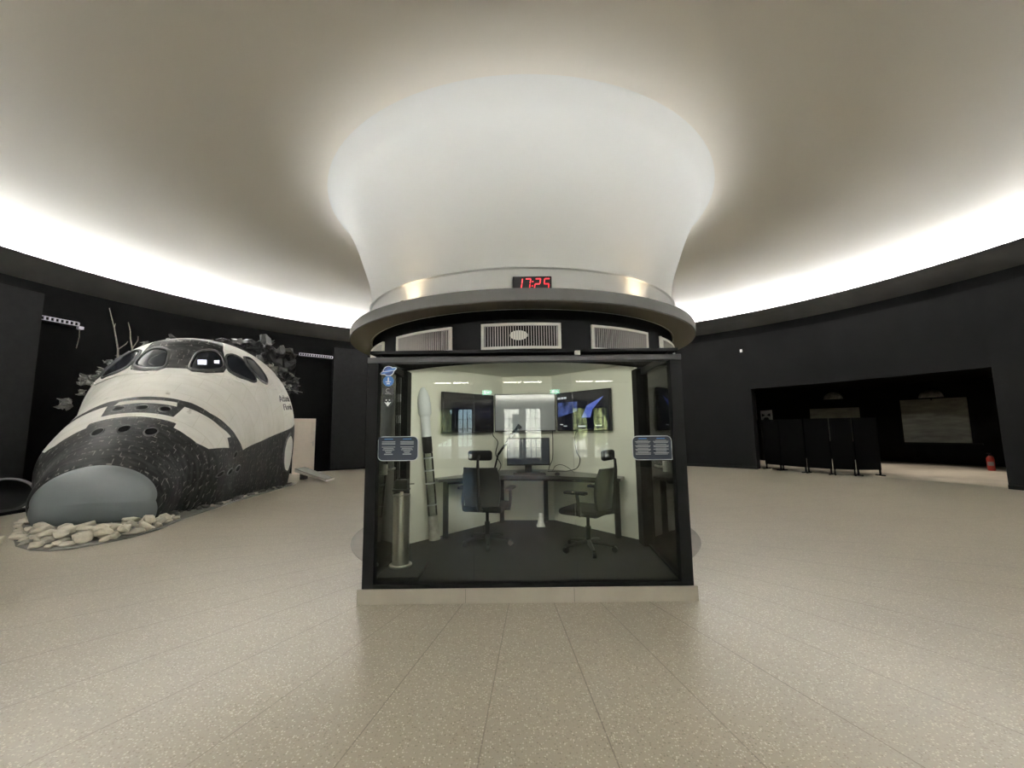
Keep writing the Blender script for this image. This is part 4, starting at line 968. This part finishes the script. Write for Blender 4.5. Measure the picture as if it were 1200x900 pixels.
# branches behind the shuttle
def branch(label, pts, twigs):
    t = thing('dry_branch', label, 'branch', pts[0]); q = MB(); q.tube(pts, list(np.linspace(.022, .006, len(pts))), 6); q.build('stem', 'branch', t, smooth=True)
    for tw in twigs: MB().tube(tw, list(np.linspace(.010, .004, len(tw))), 5).build('twig', 'branch', t, smooth=True)
branch('taller thin dry branch sticking up behind the left side of the shuttle', [(-9.25, 9.45, 2.2), (-9.26, 9.42, 2.9), (-9.28, 9.40, 3.4), (-9.30, 9.33, 3.72), (-9.33, 9.31, 3.9), (-9.36, 9.25, 4.15), (-9.40, 9.22, 4.35)], [[(-9.33, 9.31, 3.9), (-9.36, 9.36, 4.02)], [(-9.28, 9.40, 3.4), (-9.2, 9.5, 3.55), (-9.18, 9.52, 3.62)]])
branch('shorter thin dry branch right of the taller one behind the shuttle', [(-9.2, 9.66, 2.3), (-9.2, 9.67, 3.0), (-9.21, 9.68, 3.48), (-9.22, 9.62, 3.72), (-9.24, 9.62, 3.9), (-9.26, 9.57, 4.1)], [[(-9.21, 9.68, 3.48), (-9.16, 9.76, 3.7), (-9.17, 9.76, 3.8)]])

# boards, trays and door along the left wall
def arc_board(name, label, cat, t0, t1, R0, R1, z0, z1, m, group=None):
    o = MB().lathe([(R0, z0), (R0, z1), (R1, z1), (R1, z0)], 6, CX, CY, a0=rad(t0), a1=rad(t1), closed=True).build(name, m); return setp(o, label, cat, group)
arc_board('wall_board', 'narrow tall charcoal board on the wall just left of the booth', 'board', -37.9, -31.6, 10.95, 11.195, .06, 4.53, 'panel')
arc_board('wall_board', 'wide charcoal board at the far left edge beside the shuttle', 'board', -112, -77.2, 10.5, 10.62, .01, 4.45, 'panel')
def tray(label, a, b, z, cord=False):
    a = Vector((*a, z)); b = Vector((*b, z)); d = (b-a).normalized(); n_ = Vector((-d.y, d.x, 0)); t = thing('perforated_tray', label, 'tray', tuple((a+b)/2), group='trays on the left wall')
    L = (b-a).length; Rm = Matrix(((d.x, n_.x, 0, a.x), (d.y, n_.y, 0, a.y), (0, 0, 1, z), (0, 0, 0, 1)))
    q = MB(); q.box(0, L, 0, .02, -.05, -.035, R=Rm); q.box(0, L, 0, .02, .035, .05, R=Rm); k = int(L/.075)
    for i in range(k+1): q.box(i*L/k-.016, i*L/k+.016, 0, .02, -.036, .036, R=Rm)
    q.build('rail', 'tray', t)
    q = MB(); q.box(0, L, .02, .35, -.05, -.03, R=Rm); q.build('wall_arm', 'black_metal', t)
    if cord:
        q = MB(); q.box(L-.02, L+.08, -.05, .05, -.12, -.05, bev=.01, R=Rm); q.build('end_fitting', 'tray', t)
        q = MB(); q.tube([Rm @ Vector((L+.02, 0, -.12)), Rm @ Vector((L+.03, 0, -.3)), Rm @ Vector((L+.0, 0, -.58))], .008, 6); q.build('cord', 'branch', t)
tray('pale perforated tray with a hanging cord high on the wall left of the branches', (-10.50, 8.80), (-10.31, 9.44), 4.03, True)
tray('pale perforated tray high on the wall between shuttle and narrow board', (-7.46, 14.05), (-6.62, 14.78), 4.14)
dr = thing('cream_door', 'cream panelled door leaf leaning open against the black wall behind the shuttle', 'door', (-7.05, 13.92, 0))
da = Vector((-7.33, 13.68, 0)); db = Vector((-6.83, 14.14, 0)); d = (db-da).normalized(); n_ = Vector((d.y, -d.x, 0)); Rm = Matrix(((d.x, -n_.x, 0, da.x), (d.y, -n_.y, 0, da.y), (0, 0, 1, 0), (0, 0, 0, 1))); L = (db-da).length
q = MB(); q.box(0, L, 0, .04, .01, 1.87, R=Rm); 
for z0, z1 in ((.14, .95), (1.05, 1.24), (1.33, 1.76)):
    q.box(.09, L-.09, -.006, 0, z0, z0+.02, R=Rm); q.box(.09, L-.09, -.006, 0, z1-.02, z1, R=Rm); q.box(.09, .11, -.006, 0, z0, z1, R=Rm); q.box(L-.11, L-.09, -.006, 0, z0, z1, R=Rm)
q.build('door_leaf', 'white_door', dr)
q = MB(); q.box(L-.075, L-.045, -.012, 0, .93, 1.10, R=Rm); q.tube([Rm @ Vector((L-.06, 0, 1.05)), Rm @ Vector((L-.06, -.05, 1.05)), Rm @ Vector((L-.15, -.05, 1.05))], .009, 8); q.build('door_handle', 'chrome', dr)
rp = thing('access_ramp', 'short board ramp lying in front of the shuttle side hatch', 'ramp', (-6.0, 12.0, 0))
ra = [(-6.46, 12.20), (-5.34, 11.80), (-5.30, 12.25), (-6.42, 12.75)]
q = MB(); vs = [(ra[0][0], ra[0][1], .34), (ra[1][0], ra[1][1], .06), (ra[2][0], ra[2][1], .06), (ra[3][0], ra[3][1], .34)]; vs += [(x, y, z-.012) for x, y, z in vs]
q.add(vs, [(0, 1, 2, 3), (4, 7, 6, 5), (0, 4, 5, 1), (1, 5, 6, 2), (2, 6, 7, 3), (3, 7, 4, 0)]); q.build('tread', 'ramp_top', rp)
q = MB(); vs = [(ra[0][0], ra[0][1], .327), (ra[1][0], ra[1][1], .047), (ra[2][0], ra[2][1], .047), (ra[3][0], ra[3][1], .327)]; vs += [(x, y, z-.09 if i in (0, 3) else .001) for i, (x, y, z) in enumerate(vs)]
q.add(vs, [(0, 1, 2, 3), (4, 7, 6, 5), (0, 4, 5, 1), (1, 5, 6, 2), (2, 6, 7, 3), (3, 7, 4, 0)]); q.build('side_board', 'ramp_edge', rp)
q = MB(); q.box(-6.38, -6.26, 12.36, 12.6, 0, .24); q.build('support_block', 'rubble', rp)
# black shell by the left board
tb = thing('shell_seat', 'black moulded shell seat with a grey rim on the floor at far left', 'seat', (-9.35, 7.55, 0))
q = MB(); RmT = Matrix.Translation((-9.38, 7.6, .30)) @ Matrix.Rotation(rad(40), 4, 'Z') @ Matrix.Rotation(rad(62), 4, 'X') @ Matrix.Scale(1.25, 4, (1, 0, 0))
q.lathe([(.001, -.26), (.12, -.25), (.25, -.17), (.31, -.02), (.33, .04)], 32, R=RmT); q.lathe([(.31, .04), (.24, -.14), (.12, -.21), (.001, -.22)], 32, R=RmT); q.build('shell', 'tub', tb, smooth=True)
q = MB(); q.lathe([(.305, .035), (.345, .03), (.35, .05), (.31, .058)], 32, R=RmT, closed=True); q.build('shell_rim', 'tub_rim', tb, smooth=True, angle=50)
q = MB(); q.box(-9.75, -9.05, 7.35, 7.85, 0, .06, bev=.01); q.build('shell_foot', 'tub', tb)

# ------------------------------------------------------------------ right alcove
arc_wall('floor_alcove', 'alcove_floor', 36, 86, 11.06, 18.6, -.2, -.0005)
arc_wall('ceiling_alcove', 'alcove_wall', 36, 86, 11.40, 18.6, 3.0, 3.2)
AW = MB(); 
arc_wall('wall_alcove_back', 'alcove_wall', 34, 88, 17.85, 18.0, 0, 3.0)
def radial_wall(name, t, R0, R1, z1, m, th=.4):
    o = MB().lathe([(R0, 0), (R1, 0), (R1, z1), (R0, z1)], 1, CX, CY, a0=rad(t-th), a1=rad(t+th), closed=True).build(name, m); return struct(o)
radial_wall('wall_alcove_left', 40.5, 11.45, 17.9, 3.0, 'alcove_brown')
radial_wall('wall_alcove_right', 81.5, 11.45, 17.9, 3.0, 'alcove_wall')
def mural(label, t0, t1, z0, z1):
    t = thing('wall_mural', label, 'mural', pt((t0+t1)/2, 17.8, z0), group='murals in the alcove')
    MB().lathe([(17.80, z0), (17.80, z1), (17.85, z1), (17.85, z0)], 10, CX, CY, a0=rad(t0), a1=rad(t1), closed=True).build('picture', 'mural', t)
    MB().lathe([(17.78, z0-.06), (17.78, z0), (17.85, z0), (17.85, z0-.06)], 10, CX, CY, a0=rad(t0), a1=rad(t1+.8), closed=True).build('bottom_ledge', 'black_metal', t)
mural('wide grey landscape mural on the alcove back wall, nearest the extinguisher', 57.2, 62.9, .76, 2.37)
mural('grey landscape mural on the alcove back wall, mostly hidden by the folding panels', 47.6, 53.1, .76, 2.17)
def dome(label, t, z):
    x, y, _ = pt(t, 17.85, z); d = thing('wall_lamp', label, 'lamp', (x, y, z), group='half round wall lamps')
    q = MB(); n_ = 20; prof_ = [(.34*math.cos(a), z+.30*math.sin(a)) for a in np.linspace(0, PI/2, 8)]
    out = Vector((CX-x, CY-y, 0)).normalized(); ang = math.atan2(out.x, out.y)
    q.lathe([(r if r > .002 else .001, zz) for r, zz in prof_], n_, x, y, a0=ang-PI/2, a1=ang+PI/2); q.add([(x, y, z)]+[(x+.34*math.sin(ang-PI/2+PI*i/n_), y+.34*math.cos(ang-PI/2+PI*i/n_), z) for i in range(n_+1)], [(0, i+1, i+2) for i in range(n_)])
    q.build('lamp_shade', 'dome', d, smooth=True, angle=50); MB().box(x-.05, x+.05, y-.05, y+.05, z-.10, z+.0).build('lamp_bracket', 'black_metal', d)
dome('half round grey wall lamp above the wide alcove mural', 60.0, 2.42); dome('half round grey wall lamp above the hidden alcove mural', 50.4, 2.56)
# white sign with dark shapes
sg = thing('white_sign', 'small white sign with dark triangle shapes high at the left of the alcove', 'sign', pt(43.5, 15.5, 1.75)); a0 = Vector(pt(42.8, 15.6, 0)); b0 = Vector(pt(44.6, 15.2, 0)); d = (b0-a0).normalized(); out = Vector((d.y, -d.x, 0)); Rm = Matrix(((d.x, -out.x, 0, a0.x), (d.y, -out.y, 0, a0.y), (0, 0, 1, 0), (0, 0, 0, 1))); L = (b0-a0).length
MB().box(0, L, 0, .04, 1.70, 2.10, R=Rm).build('sign_board', 'sign_white', sg)
q = MB()
for pg in ([(.12, 1.97), (.42, 1.90), (.12, 1.83)], [(.88, 1.97), (.58, 1.90), (.88, 1.83)], [(.2, 1.70), (.8, 1.70), (.65, 1.80), (.35, 1.80)]):
    vs = [Rm @ Vector((x*L, -.004, z)) for x, z in pg]+[Rm @ Vector((x*L, 0, z)) for x, z in pg]; n_ = len(pg); q.add([tuple(v) for v in vs], [tuple(range(n_))]+[(i, (i+1) % n_, n_+(i+1) % n_, n_+i) for i in range(n_)])
q.build('sign_shapes', 'print_black', sg)
q = MB(); x, y = (a0+b0)[:2]; x /= 2; y /= 2; q.box(x-.25, x+.25, y+.02, y+.3, 0, 1.69); setp(q.build('sign_cabinet', 'black_metal'), 'black cabinet carrying the white sign at the left of the alcove', 'cabinet')
# folding display panels
pp_ = [(8.56, 13.97), (8.74, 13.40), (8.98, 12.60), (9.35, 12.07), (9.78, 11.76), (10.44, 11.70)]
fp = []
for a, b in zip(pp_[:-1], pp_[1:]):
    a = Vector(a); b = Vector(b); d = (b-a).normalized()*.012; fp.append((tuple(a+d), tuple(b-d)))
fl_ = ['leftmost black display panel in the alcove opening', 'second black display panel from the left in the alcove opening', 'middle black display panel of the row in the alcove opening', 'fourth black display panel from the left in the alcove opening', 'rightmost black display panel, turned outwards, in the alcove opening']
for (a, b), lab in zip(fp, fl_):
    a = Vector((*a, 0)); b = Vector((*b, 0)); d = (b-a).normalized(); n_ = Vector((-d.y, d.x, 0)); L = (b-a).length; Rm = Matrix(((d.x, n_.x, 0, a.x), (d.y, n_.y, 0, a.y), (0, 0, 1, 0), (0, 0, 0, 1)))
    t = thing('display_panel', lab, 'panel', tuple((a+b)/2), group='black display panels in the alcove'); MB().box(0, L, -.02, .02, .16, 1.64, bev=.004, R=Rm).build('board', 'panel_black', t)
    for x in (.03, L-.03):
        q = MB(); q.box(x-.018, x+.018, -.018, .018, 0, .17, R=Rm); q.box(x-.02, x+.02, -.16, .16, 0, .03, R=Rm); q.build('foot', 'black_metal', t)
# fire extinguisher
ex = thing('fire_extinguisher', 'red fire extinguisher on the alcove floor by the right jamb', 'extinguisher', (14.62, 12.62, 0)); x, y = 14.62, 12.62
MB().lathe([(.001, 0), (.08, 0), (.085, .03), (.085, .36), (.065, .42), (.025, .455), (.001, .46)], 20, x, y).build('cylinder', 'red', ex, smooth=True, angle=45)
q = MB(); q.box(x-.03, x+.03, y-.02, y+.02, .455, .51); q.box(x-.10, x+.02, y-.012, y+.012, .51, .53); q.build('valve', 'plastic_black', ex)
MB().tube([(x+.03, y, .485), (x+.10, y, .43), (x+.105, y, .22)], .014, 8).build('hose', 'plastic_black', ex)
MB().lathe([(.0855, .15), (.087, .15), (.087, .27), (.0855, .27)], 12, x, y, a0=rad(180), a1=rad(280), closed=True).build('label_band', 'print_grey', ex)
sx, sy, sz = pt(45.3, 11.045, 4.05)
setp(MB().box(sx-.03, sx+.03, sy-.03, sy+.03, sz-.05, sz+.05, bev=.006).build('wall_sensor', 'white_trim'), 'tiny pale sensor on the charcoal wall above the alcove left corner', 'sensor')

# ------------------------------------------------------------------ lights
M['led'].node_tree.nodes['Principled BSDF'].inputs['Emission Strength'].default_value = 355
def area(name, loc, size, energy, color, rot=(0, 0, 0)):
    l = bpy.data.lights.new(name, 'AREA'); l.shape = 'RECTANGLE'; l.size, l.size_y = size; l.energy = energy; l.color = color
    o = bpy.data.objects.new(name, l); COL.objects.link(o); o.location = loc; o.rotation_euler = rot; return o
ax_, ay, _ = pt(66, 15.2, 0)
for t_, r_ in ((60, 14.6), (70, 13.8), (50, 14.6)):
    l = bpy.data.lights.new('alcove_spot', 'SPOT'); l.energy = 170; l.color = (1, .9, .76); l.spot_size = rad(88); l.spot_blend = .5; l.shadow_soft_size = .12
    lo = bpy.data.objects.new('alcove_spot', l); COL.objects.link(lo); lo.location = pt(t_, r_, 2.93)
bl = thing('booth_fill_lamp', 'added slim fill lamp under the booth soffit hidden behind the header beam', 'light', (.11, 3.70, 2.10))  # invented fill lamp with housing, added to brighten the booth walls
MB().box(-1.0, 1.2, 3.66, 3.74, 2.075, 2.0995).build('lamp_housing', 'black_metal', bl)
bo = area('booth_fill_area', (0, .03, -.03), (2.1, .03), 38, (1, .97, .86), (rad(58), 0, 0)); bo.parent = bl
sun = bpy.data.lights.new('sun', 'SUN'); sun.energy = 48; sun.angle = rad(.6); sun.color = (1, .95, .86)
so = bpy.data.objects.new('sun', sun); COL.objects.link(so); so.rotation_euler = (rad(-48), 0, rad(18))
wd = bpy.data.worlds.new('world'); S.world = wd; wd.use_nodes = True
N = wd.node_tree.nodes; L_ = wd.node_tree.links; bg = N['Background']
sky = N.new('ShaderNodeTexSky'); sky.sky_type = 'HOSEK_WILKIE'; sky.turbidity = 4; sky.sun_direction = (.2, .6, .75)
L_.new(sky.outputs[0], bg.inputs[0]); bg.inputs[1].default_value = 26.0

# ------------------------------------------------------------------ camera
cam = bpy.data.cameras.new('camera'); co = bpy.data.objects.new('camera', cam); COL.objects.link(co)
P_, R_ = .1115, -.0116
fwv = Vector((0, math.cos(P_), math.sin(P_))); u0 = Vector((0, -math.sin(P_), math.cos(P_))); r0 = Vector((1, 0, 0))
rt = r0*math.cos(R_)+u0*math.sin(R_); up = u0*math.cos(R_)-r0*math.sin(R_)
co.matrix_world = Matrix(((rt.x, up.x, -fwv.x, 0), (rt.y, up.y, -fwv.y, 0), (rt.z, up.z, -fwv.z, 1.42), (0, 0, 0, 1)))
cam.sensor_width = 36; cam.lens = 475.3/1200*36; cam.clip_start = .02; cam.clip_end = 200
S.camera = co
